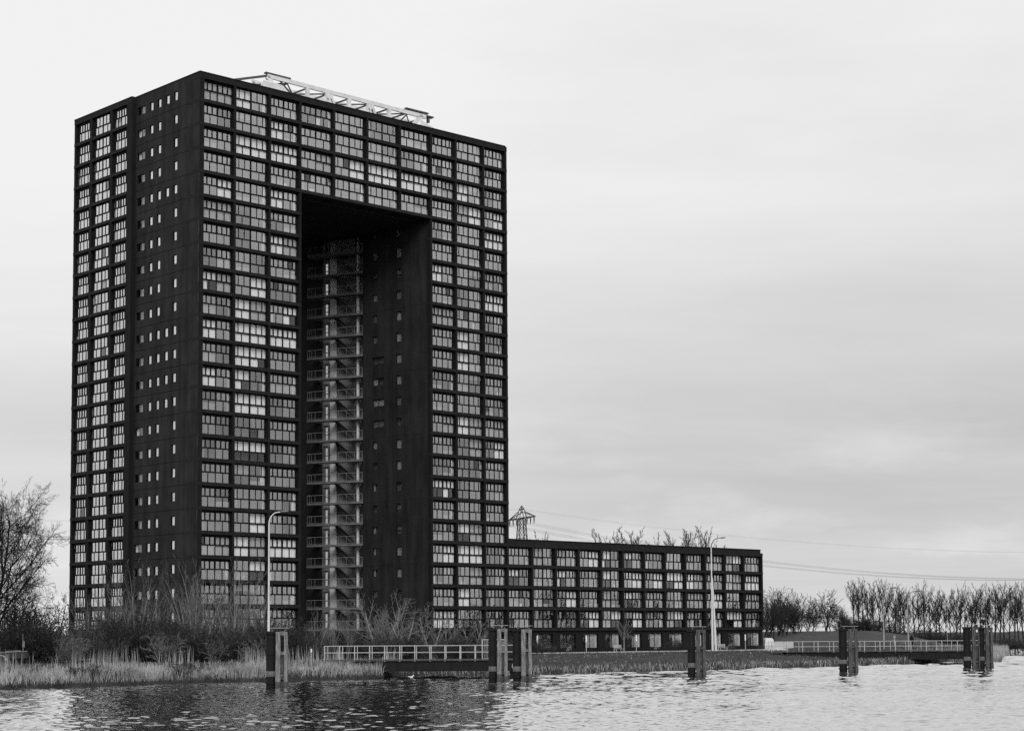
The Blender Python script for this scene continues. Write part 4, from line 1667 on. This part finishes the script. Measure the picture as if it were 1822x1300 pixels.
# wooded bank on the right, beyond the picture: the lower panes mirror it
eb = MB()
vs, fs = [], []
for i in range(40):
    y = -400 + i * 20
    for x, z in ((232 + 6 * noise.noise((y * .03, 1, 1)), -1), (236, .8), (260, 1.4), (900, 1.5)):
        vs.append((x, y, z))
for i in range(39):
    for j in range(3):
        fs.append((4 * i + j, 4 * i + j + 1, 4 * i + 5 + j, 4 * i + 4 + j))
eb.add(vs, fs)
tag(eb.build('ground', M['ground']), kind='structure')
eb = MB()
er_ = random.Random(3)
EW = dict(SHRUB, n=(6, 5, 4), stems=3, r=.16, rmin=.10, lean=.15, t0=(.15, .1, .1))
for i in range(38):
    sub = (MB(), MB())
    x, y = er_.uniform(246, 285), -150 + i * 13 + er_.uniform(-3, 3)
    Hh = er_.uniform(8, 13)
    for q in range(3):
        grow(sub, er_, Vector((x + er_.uniform(-1, 1), y + er_.uniform(-1, 1), 1)), Vector((er_.uniform(-.2, .2), er_.uniform(-.2, .2), 1)).normalized(), Hh, .16, 0, EW)
    for q in sub:
        eb.add(q.v, q.f)
tag(eb.build('bank_wood', M['bark']), 'dark wood on the far right bank, mirrored in the lower windows', 'wood', kind='stuff')

# ------------------------------------------------------------------ grass and reeds


def blades(name, pts, mat_, label, cat, seed):
    """pts: list of (x, y, z, height, width, lean)"""
    rng = np.random.default_rng(seed)
    a = np.array(pts, float)
    n = len(a)
    az = rng.uniform(0, 2 * math.pi, n)
    lx, ly = np.cos(az) * a[:, 5], np.sin(az) * a[:, 5] * .5
    wz = rng.uniform(-.5, .5, n)
    wx, wy = np.cos(wz) * a[:, 4] / 2, np.sin(wz) * a[:, 4] / 2
    V = np.zeros((n, 5, 3))
    base = a[:, :3]
    V[:, 0] = base + np.stack([-wx, -wy, -.08 + 0 * wx], 1)
    V[:, 1] = base + np.stack([wx, wy, -.08 + 0 * wx], 1)
    mid = base + np.stack([lx * .35, ly * .35, a[:, 3] * .6], 1)
    V[:, 2] = mid + np.stack([wx * .8, wy * .8, 0 * wx], 1)
    V[:, 3] = mid + np.stack([-wx * .8, -wy * .8, 0 * wx], 1)
    V[:, 4] = base + np.stack([lx, ly, a[:, 3]], 1)
    idx = np.arange(n)[:, None] * 5
    faces = [tuple(q) for q in (idx + np.array([[0, 1, 2, 3]])).tolist()] + [tuple(q) for q in (idx + np.array([[3, 2, 4]])).tolist()]
    me = bpy.data.meshes.new(name)
    me.from_pydata(V.reshape(-1, 3).tolist(), [], faces)
    me.materials.append(mat_)
    o = link(name, me)
    return tag(o, label, cat, None, 'stuff')


rnd = random.Random(77)
reed, sedge, gras = [], [], []
# left bank: tall dry reeds along the water, sedge behind
x = -62.0
while x < -12.2:
    s = shore(x)
    dens = .55 + .9 * noise.noise((x * .22, 0, 5.5))
    gap = noise.noise((x * .33, 9.1, 0)) + .5 * noise.noise((x * 1.1, 4.1, 0))
    for q in range(34 if gap > -.22 else 12):
        d = abs(rnd.gauss(0, 1)) * 3.4 + .45
        xx = x + rnd.uniform(-.15, .15)
        clump = noise.noise((xx * .5, d * .25, 1.7))
        h = (.85 + .8 * clump + .45 * dens) * rnd.uniform(.5, 1.25)
        if rnd.random() < .35 + .7 * (clump + .3):
            reed.append((xx, s + d, ground_z(xx, s + d, d), max(.35, h), rnd.uniform(.02, .05), rnd.uniform(.05, .5) if rnd.random() < .8 else rnd.uniform(.5, 1.1)))
        elif rnd.random() < .7:
            sedge.append((xx, s + d, ground_z(xx, s + d, d), max(.3, h * .75), rnd.uniform(.03, .06), rnd.uniform(.1, .6)))
    for q in range(20):
        d = rnd.uniform(5, 24)
        xx = x + rnd.uniform(-.15, .15)
        (gras if rnd.random() < .6 else reed).append((xx, s + d, ground_z(xx, s + d, d), rnd.uniform(.25, .7), rnd.uniform(.03, .06), rnd.uniform(.1, .4)))
    for q in range(7):
        d = rnd.uniform(.02, .6)
        xx = x + rnd.uniform(-.1, .1)
        sedge.append((xx, s + d, ground_z(xx, s + d, d), rnd.uniform(.15, .45), rnd.uniform(.04, .07), rnd.uniform(.1, .35)))
    # tall stands at the back, in patches
    if noise.noise((x * .23, 2, 2)) > .02 + rnd.uniform(-.12, .12):
        for q in range(4):
            d = rnd.uniform(15, 24)
            xx = x + rnd.uniform(-.2, .2)
            reed.append((xx, s + d, ground_z(xx, s + d, d), rnd.uniform(.8, 2.3), rnd.uniform(.02, .04), rnd.uniform(.02, .3)))
    x += .1
# bank before the low block
x = -12.0
while x < 70:
    s = shore(x)
    for q in range(30):
        d = rnd.uniform(0, 1) ** 1.5 * 50
        xx = x + rnd.uniform(-.15, .15)
        cl2 = noise.noise((xx * .3, d * .2, 8))
        pale = rnd.random() < (.20 if 1.5 < d < 8 else .03) + (.9 if 1.5 < d < 8 else .4) * cl2
        (reed if pale else gras).append((xx, s + d, ground_z(xx, s + d, d), rnd.uniform(.12, .40) * (.95 + .8 * cl2 if d < 12 else .7), rnd.uniform(.035, .07), rnd.uniform(.05, .35)))
    for q in range(9):
        d = rnd.uniform(.02, 2.2)
        xx = x + rnd.uniform(-.15, .15)
        (sedge if rnd.random() < .65 else reed).append((xx, s + d, ground_z(xx, s + d, d), rnd.uniform(.25, .75), rnd.uniform(.03, .06), rnd.uniform(.1, .45)))
    x += .1
# reeds on the spit to the right
for i in range(2600):
    d = abs(rnd.gauss(0, 2.2)) + .05
    xx = rnd.uniform(56, 90)
    s = shore(xx)
    reed.append((xx, s + d, ground_z(xx, s + d, d), rnd.uniform(.5, 1.7), rnd.uniform(.03, .05), rnd.uniform(.02, .4)))
blades('dry_reeds', reed, M['reed'], 'pale dry reeds and grass along the water edge', 'reeds', 1)
blades('dark_sedge', sedge, M['reed_d'], 'dark sedge at the foot of the banks', 'sedge', 2)
blades('bank_grass', gras, M['grass'], 'short winter grass on the banks', 'grass', 3)

# ------------------------------------------------------------------ small things on the banks
# bench
def bench(px, Y, label, s=1.0):
    t = thing('park_bench', label, 'bench', (gx(px, Y), Y, ground_z(gx(px, Y), Y)), .75, 'benches before the low block')
    for i in range(3):
        b = MB()
        b.box(-.8, .8, -.45 + i * .15, -.33 + i * .15, .42, .46)
        b.build('seat_slat', M['railp'], t)
    for i in range(3):
        b = MB()
        b.box(-.8, .8, .04 + i * .03, .08 + i * .03, .55 + i * .16, .66 + i * .16)
        b.build('back_slat', M['railp'], t)
    for sx in (-.7, .7):
        b = MB()
        b.box(sx - .04, sx + .04, -.42, -.36, 0, .42)
        b.box(sx - .04, sx + .04, .02, .1, 0, 1.0)
        b.box(sx - .04, sx + .04, -.42, .05, .36, .42)
        b.build('leg', M['railp'], t)
    return t


bench(1099, 262, 'pale bench beside the small lone tree')
bench(1284, 268, 'pale bench to the right of the tall lamp of the low block')

def bicycle(px, Y, label, rz):
    x = gx(px, Y)
    t = thing('bicycle', label, 'bicycle', (x, Y, ground_z(x, Y)), rz, 'bicycles before the low block')
    for wx in (-.52, .52):
        b = MB()
        pts = [(wx + .33 * math.cos(i * math.pi / 9), 0, .35 + .33 * math.sin(i * math.pi / 9)) for i in range(19)]
        b.tube(pts, .022, 5, cap=False)
        b.build('wheel', M['steel_k'], t)
    b = MB()
    for p, q in (((-.52, 0, .35), (-.15, 0, .75)), ((-.15, 0, .75), (.38, 0, .8)), ((-.12, 0, .32), (.38, 0, .8)), ((-.52, 0, .35), (-.12, 0, .32)), ((-.12, 0, .32), (-.18, 0, .95)), ((.52, 0, .35), (.36, 0, 1.0))):
        b.tube([p, q], .022, 6)
    b.build('frame', M['galv'], t)
    b = MB()
    b.box(-.3, -.06, -.07, .07, .94, .99)
    b.build('saddle', M['black'], t)
    b = MB()
    b.tube([(.28, -.28, 1.0), (.38, -.1, 1.04), (.38, .1, 1.04), (.28, .28, 1.0)], .018, 6)
    b.build('handlebar', M['galv'], t)
    return t


bicycle(1012, 246, 'bicycle standing below the third ground floor window of the low block', .8)
bicycle(1298, 276, 'bicycle parked right of the tall lamp of the low block', .6)
bicycle(1168, 266, 'bicycle left of the lantern dolphin, before the low block', .75)

# white van roof, fence, sand heap
V0 = Vector((gx(1367, 292), 292, ground_z(gx(1367, 292), 292)))
van = thing('white_caravan', 'white caravan parked beyond the right end of the low block', 'caravan', V0, .15)
b = MB(Matrix.Rotation(math.pi / 2, 4, 'X'))
b.prism([(-.65, .5), (.65, .5), (.72, 1.2), (.6, 1.55), (.3, 1.7), (-.55, 1.7), (-.68, 1.5)], -.6, .6)
b.build('body', M['white'], van)
for sx in (-.3, .35):
    b = MB()
    b.tube([(sx, -.62, .3), (sx, -.45, .3)], .3, 14)
    b.build('wheel', M['black'], van)
FY = 285
fx0, fx1 = gx(1361, FY), gx(1412, FY)
fz = ground_z((fx0 + fx1) / 2, FY)
fen = thing('picket_fence', 'pale picket fence in front of the white caravan', 'fence', (fx0, FY, fz))
b = MB()
b.box(0, fx1 - fx0, .03, .07, .25, .33)
b.box(0, fx1 - fx0, .03, .07, .85, .93)
b.build('rail', M['galv'], fen)
pb_ = MB()
pb_.box(-.05, .05, 0, .03, .05, 1.1)
pm_ = pb_.mesh('picket', M['concrete'])
x = .06
while x < fx1 - fx0:
    link('picket', pm_, fen, (x, 0, 0))
    x += .16
sx_, sy_ = gx(1378, 262), 262
b = MB()
n, mring = 18, 6
vs = [(0, 0, .75)]
for j in range(1, mring + 1):
    for i in range(n):
        a = 2 * math.pi * i / n
        rr = 2.1 * j / mring * (1 + .12 * noise.noise((math.cos(a) * 2, math.sin(a) * 2, 3)))
        vs.append((rr * math.cos(a) * 1.1, rr * math.sin(a), .75 * (1 - (j / mring) ** 1.3) - .05 + .05 * noise.noise((i, j, 2))))
fs = [(0, 1 + i, 1 + (i + 1) % n) for i in range(n)]
for j in range(mring - 1):
    for i in range(n):
        fs.append((1 + j * n + i, 1 + (j + 1) * n + i, 1 + (j + 1) * n + (i + 1) % n, 1 + j * n + (i + 1) % n))
b.add(vs, fs)
tag(b.build('sand_heap', M['pale'], None, True, (sx_, sy_, ground_z(sx_, sy_))), 'pale heap of sand at the left end of the right footbridge', 'sand heap')

# warning sign and cabinet behind the right footbridge
Yq = 262
x = gx(1686, Yq)
z0 = ground_z(x, Yq)
zt = at(1685, 1114.5, Yq).z
sg = thing('warning_sign', 'triangular white warning sign on a pole behind the right footbridge', 'road sign', (x, Yq, z0))
b = MB()
b.tube([(0, 0, 0), (-.12, 0, zt - z0 - .1)], .035, 8)
b.build('pole', M['galv'], sg)
b = MB(Matrix.Translation((-.12, -.06, zt - z0 - .62)) @ Matrix.Rotation(math.pi / 2, 4, 'X'))
b.prism([(-.36, 0), (.36, 0), (0, .62)], -.015, .015)
pl = b.build('plate', M['white'], sg)
b = MB(Matrix.Translation((-.12, -.085, zt - z0 - .62)) @ Matrix.Rotation(math.pi / 2, 4, 'X'))
b.prism([(-.30, .03), (-.24, .03), (0, .47), (0, .57)], -.004, .004)
b.prism([(.24, .03), (.30, .03), (0, .57), (0, .47)], -.004, .004)
b.prism([(-.24, .03), (.24, .03), (.21, .08), (-.21, .08)], -.004, .004)
b.build('border', M['galv'], pl)
Yq = 255
x = gx(1591, Yq)
cb = thing('utility_cabinet', 'narrow grey cabinet on a stem behind the right footbridge', 'cabinet', (x, Yq, ground_z(x, Yq)))
zt = at(1591, 1130, Yq).z - ground_z(x, Yq)
b = MB()
b.box(-.09, .09, -.09, .09, 0, zt - .3)
b.build('stem', M['galv'], cb)
b = MB()
b.box(-.16, .16, -.14, .14, zt - .35, zt)
b.build('cabinet_box', M['galv'], cb)

# barred gate between footbridge and dolphins, small bollard, gull
Yq = 176
gt = thing('barred_gate', 'white barred gate at the right end of the left footbridge', 'gate', (gx(857, Yq), Yq, 1.7))
wg = gx(899, Yq) - gx(857, Yq)
zt = at(870, 1136.5, Yq).z - 1.7
b = MB()
b.box(0, wg, -.03, .03, zt - .08, zt)
b.box(0, wg, -.03, .03, .02, .08)
b.box(0, .12, -.04, .04, 0, zt)
b.build('gate_frame', M['railp'], gt)
bb = MB()
bb.box(-.018, .018, -.015, .015, .08, zt - .08)
bme = bb.mesh('bar', M['railp'])
x = .3
while x < wg:
    link('bar', bme, gt, (x, 0, 0))
    x += .14
Yq = 172
x = gx(554, Yq)
bl = thing('bollard', 'small white-topped bollard left of the left footbridge', 'bollard', (x, Yq, ground_z(x, Yq)))
zt = at(554, 1153.5, Yq).z - ground_z(x, Yq)
b = MB()
b.tube([(0, 0, 0), (0, 0, zt - .32)], .06, 8)
b.build('stem', M['galv'], bl)
b = MB()
b.tube([(0, 0, zt - .32), (0, 0, zt - .03), (0, 0, zt)], [.085, .085, .05], 10)
b.build('white_top', M['white'], bl)

Yq = 170.0
gp_ = at(731, 1204.5, Yq)
gull = thing('gull', 'white gull on the water under the left footbridge', 'bird', (gp_.x, Yq, .0))
b = MB()
b.tube([(-.26, 0, .16), (-.16, 0, .15), (0, 0, .11), (.12, 0, .12), (.19, 0, .19), (.22, 0, .27), (.27, 0, .30), (.31, 0, .29)], [.012, .06, .105, .10, .06, .05, .055, .02], 10)
b.build('body', M['white'], gull, True)
b = MB()
b.tube([(.30, 0, .285), (.37, 0, .27)], [.018, .006], 6)
b.build('beak', M['pole_g'], gull)
b = MB()
b.tube([(.05, -.085, .17), (-.1, -.09, .19), (-.3, -.05, .2)], [.03, .05, .008], 8)
b.tube([(.05, .085, .17), (-.1, .09, .19), (-.3, .05, .2)], [.03, .05, .008], 8)
b.build('folded_wings', M['crane'], gull, True)

# vehicle half hidden on the left bank
Yq = 178
x = gx(14, Yq)
vz = ground_z(x, Yq)
tr = thing('boat_trailer', 'low dark trailer with a pale mudguard by the left edge', 'trailer', (x, Yq, vz), .05)
b = MB()
b.box(-1.5, 2.0, -.7, .7, .55, .72)
b.box(-1.5, 1.9, -.72, -.66, .72, 1.05)
b.box(-1.5, 1.9, .66, .72, .72, 1.05)
b.build('bed', M['crane_d'], tr)
b = MB()
pts = [(-.45 + .5 * math.cos(math.pi - math.pi * i / 10), -.85, .38 + .45 * math.sin(math.pi * i / 10)) for i in range(11)]
for i in range(10):
    b.beam(pts[i], pts[i + 1], .26, .05)
b.build('mudguard', M['white'], tr)
b = MB()
b.tube([(-.45, -.95, .33), (-.45, -.75, .33)], .33, 16)
b.build('wheel', M['black'], tr)
b = MB()
b.beam((-1.2, -.1, 1.1), (1.9, -.1, 1.2), .18, .1)
b.beam((-.2, .3, 1.2), (1.2, .3, 1.25), .4, .12)
b.build('load', M['galv'], tr)
b = MB()
b.tube([(1.5, 0, .7), (1.45, 0, 2.9)], .035, 6)
b.box(1.42, 1.65, -.05, .05, 1.6, 2.2)
b.build('mast', M['galv'], tr)

# ------------------------------------------------------------------ walker on the right bank
Yq = 251
px_ = 1622
x = gx(px_, Yq)
wz0 = ground_z(x, Yq)
hp = at(px_, 1128, Yq).z - wz0
hp = max(1.6, min(hp, 1.85))
per = thing('person', 'person in dark clothes walking behind the right footbridge', 'person', (x, Yq, wz0), .3)
sk = hp / 1.75
V = {'pel': (0, 0, .95, .15), 'wai': (0, 0, 1.1, .15), 'che': (0, .01, 1.32, .17), 'nec': (0, 0, 1.5, .07), 'hed': (0, -.01, 1.62, .10), 'top': (0, -.01, 1.72, .075),
     'lsh': (-.19, 0, 1.42, .075), 'lel': (-.26, .03, 1.15, .06), 'lwr': (-.24, -.08, .92, .045), 'lha': (-.23, -.1, .82, .045),
     'rsh': (.19, 0, 1.42, .075), 'rel': (.27, .05, 1.16, .06), 'rwr': (.26, -.02, .92, .045), 'rha': (.26, -.05, .82, .045),
     'lhi': (-.1, 0, .9, .12), 'lkn': (-.11, -.1, .5, .085), 'lan': (-.11, .02, .09, .06), 'lto': (-.11, -.14, .04, .05),
     'rhi': (.1, 0, .9, .12), 'rkn': (.11, .03, .5, .085), 'ran': (.11, .2, .11, .06), 'rto': (.11, .06, .04, .05)}
keys = list(V)
ed = [('pel', 'wai'), ('wai', 'che'), ('che', 'nec'), ('nec', 'hed'), ('hed', 'top'), ('che', 'lsh'), ('lsh', 'lel'), ('lel', 'lwr'), ('lwr', 'lha'), ('che', 'rsh'), ('rsh', 'rel'), ('rel', 'rwr'), ('rwr', 'rha'),
      ('pel', 'lhi'), ('lhi', 'lkn'), ('lkn', 'lan'), ('lan', 'lto'), ('pel', 'rhi'), ('rhi', 'rkn'), ('rkn', 'ran'), ('ran', 'rto')]
me = bpy.data.meshes.new('body')
me.from_pydata([tuple(c * sk for c in V[k][:3]) for k in keys], [(keys.index(a), keys.index(c)) for a, c in ed], [])
bo = link('body', me, per)
bo.modifiers.new('skin', 'SKIN')
lay = me.skin_vertices[0].data
for i, k in enumerate(keys):
    lay[i].radius = (V[k][3] * sk, V[k][3] * sk)
    lay[i].use_root = (k == 'pel')
bo.modifiers.new('sub', 'SUBSURF').render_levels = 2
me.materials.append(M['black'])
b = MB()
b.tube([(0, 0, .62 * sk), (0, 0, .95 * sk), (0, 0, 1.2 * sk), (0, .01, 1.43 * sk), (0, .01, 1.5 * sk)], [.26 * sk, .23 * sk, .22 * sk, .22 * sk, .1 * sk], 14)
b.build('coat', M['black'], per, True)
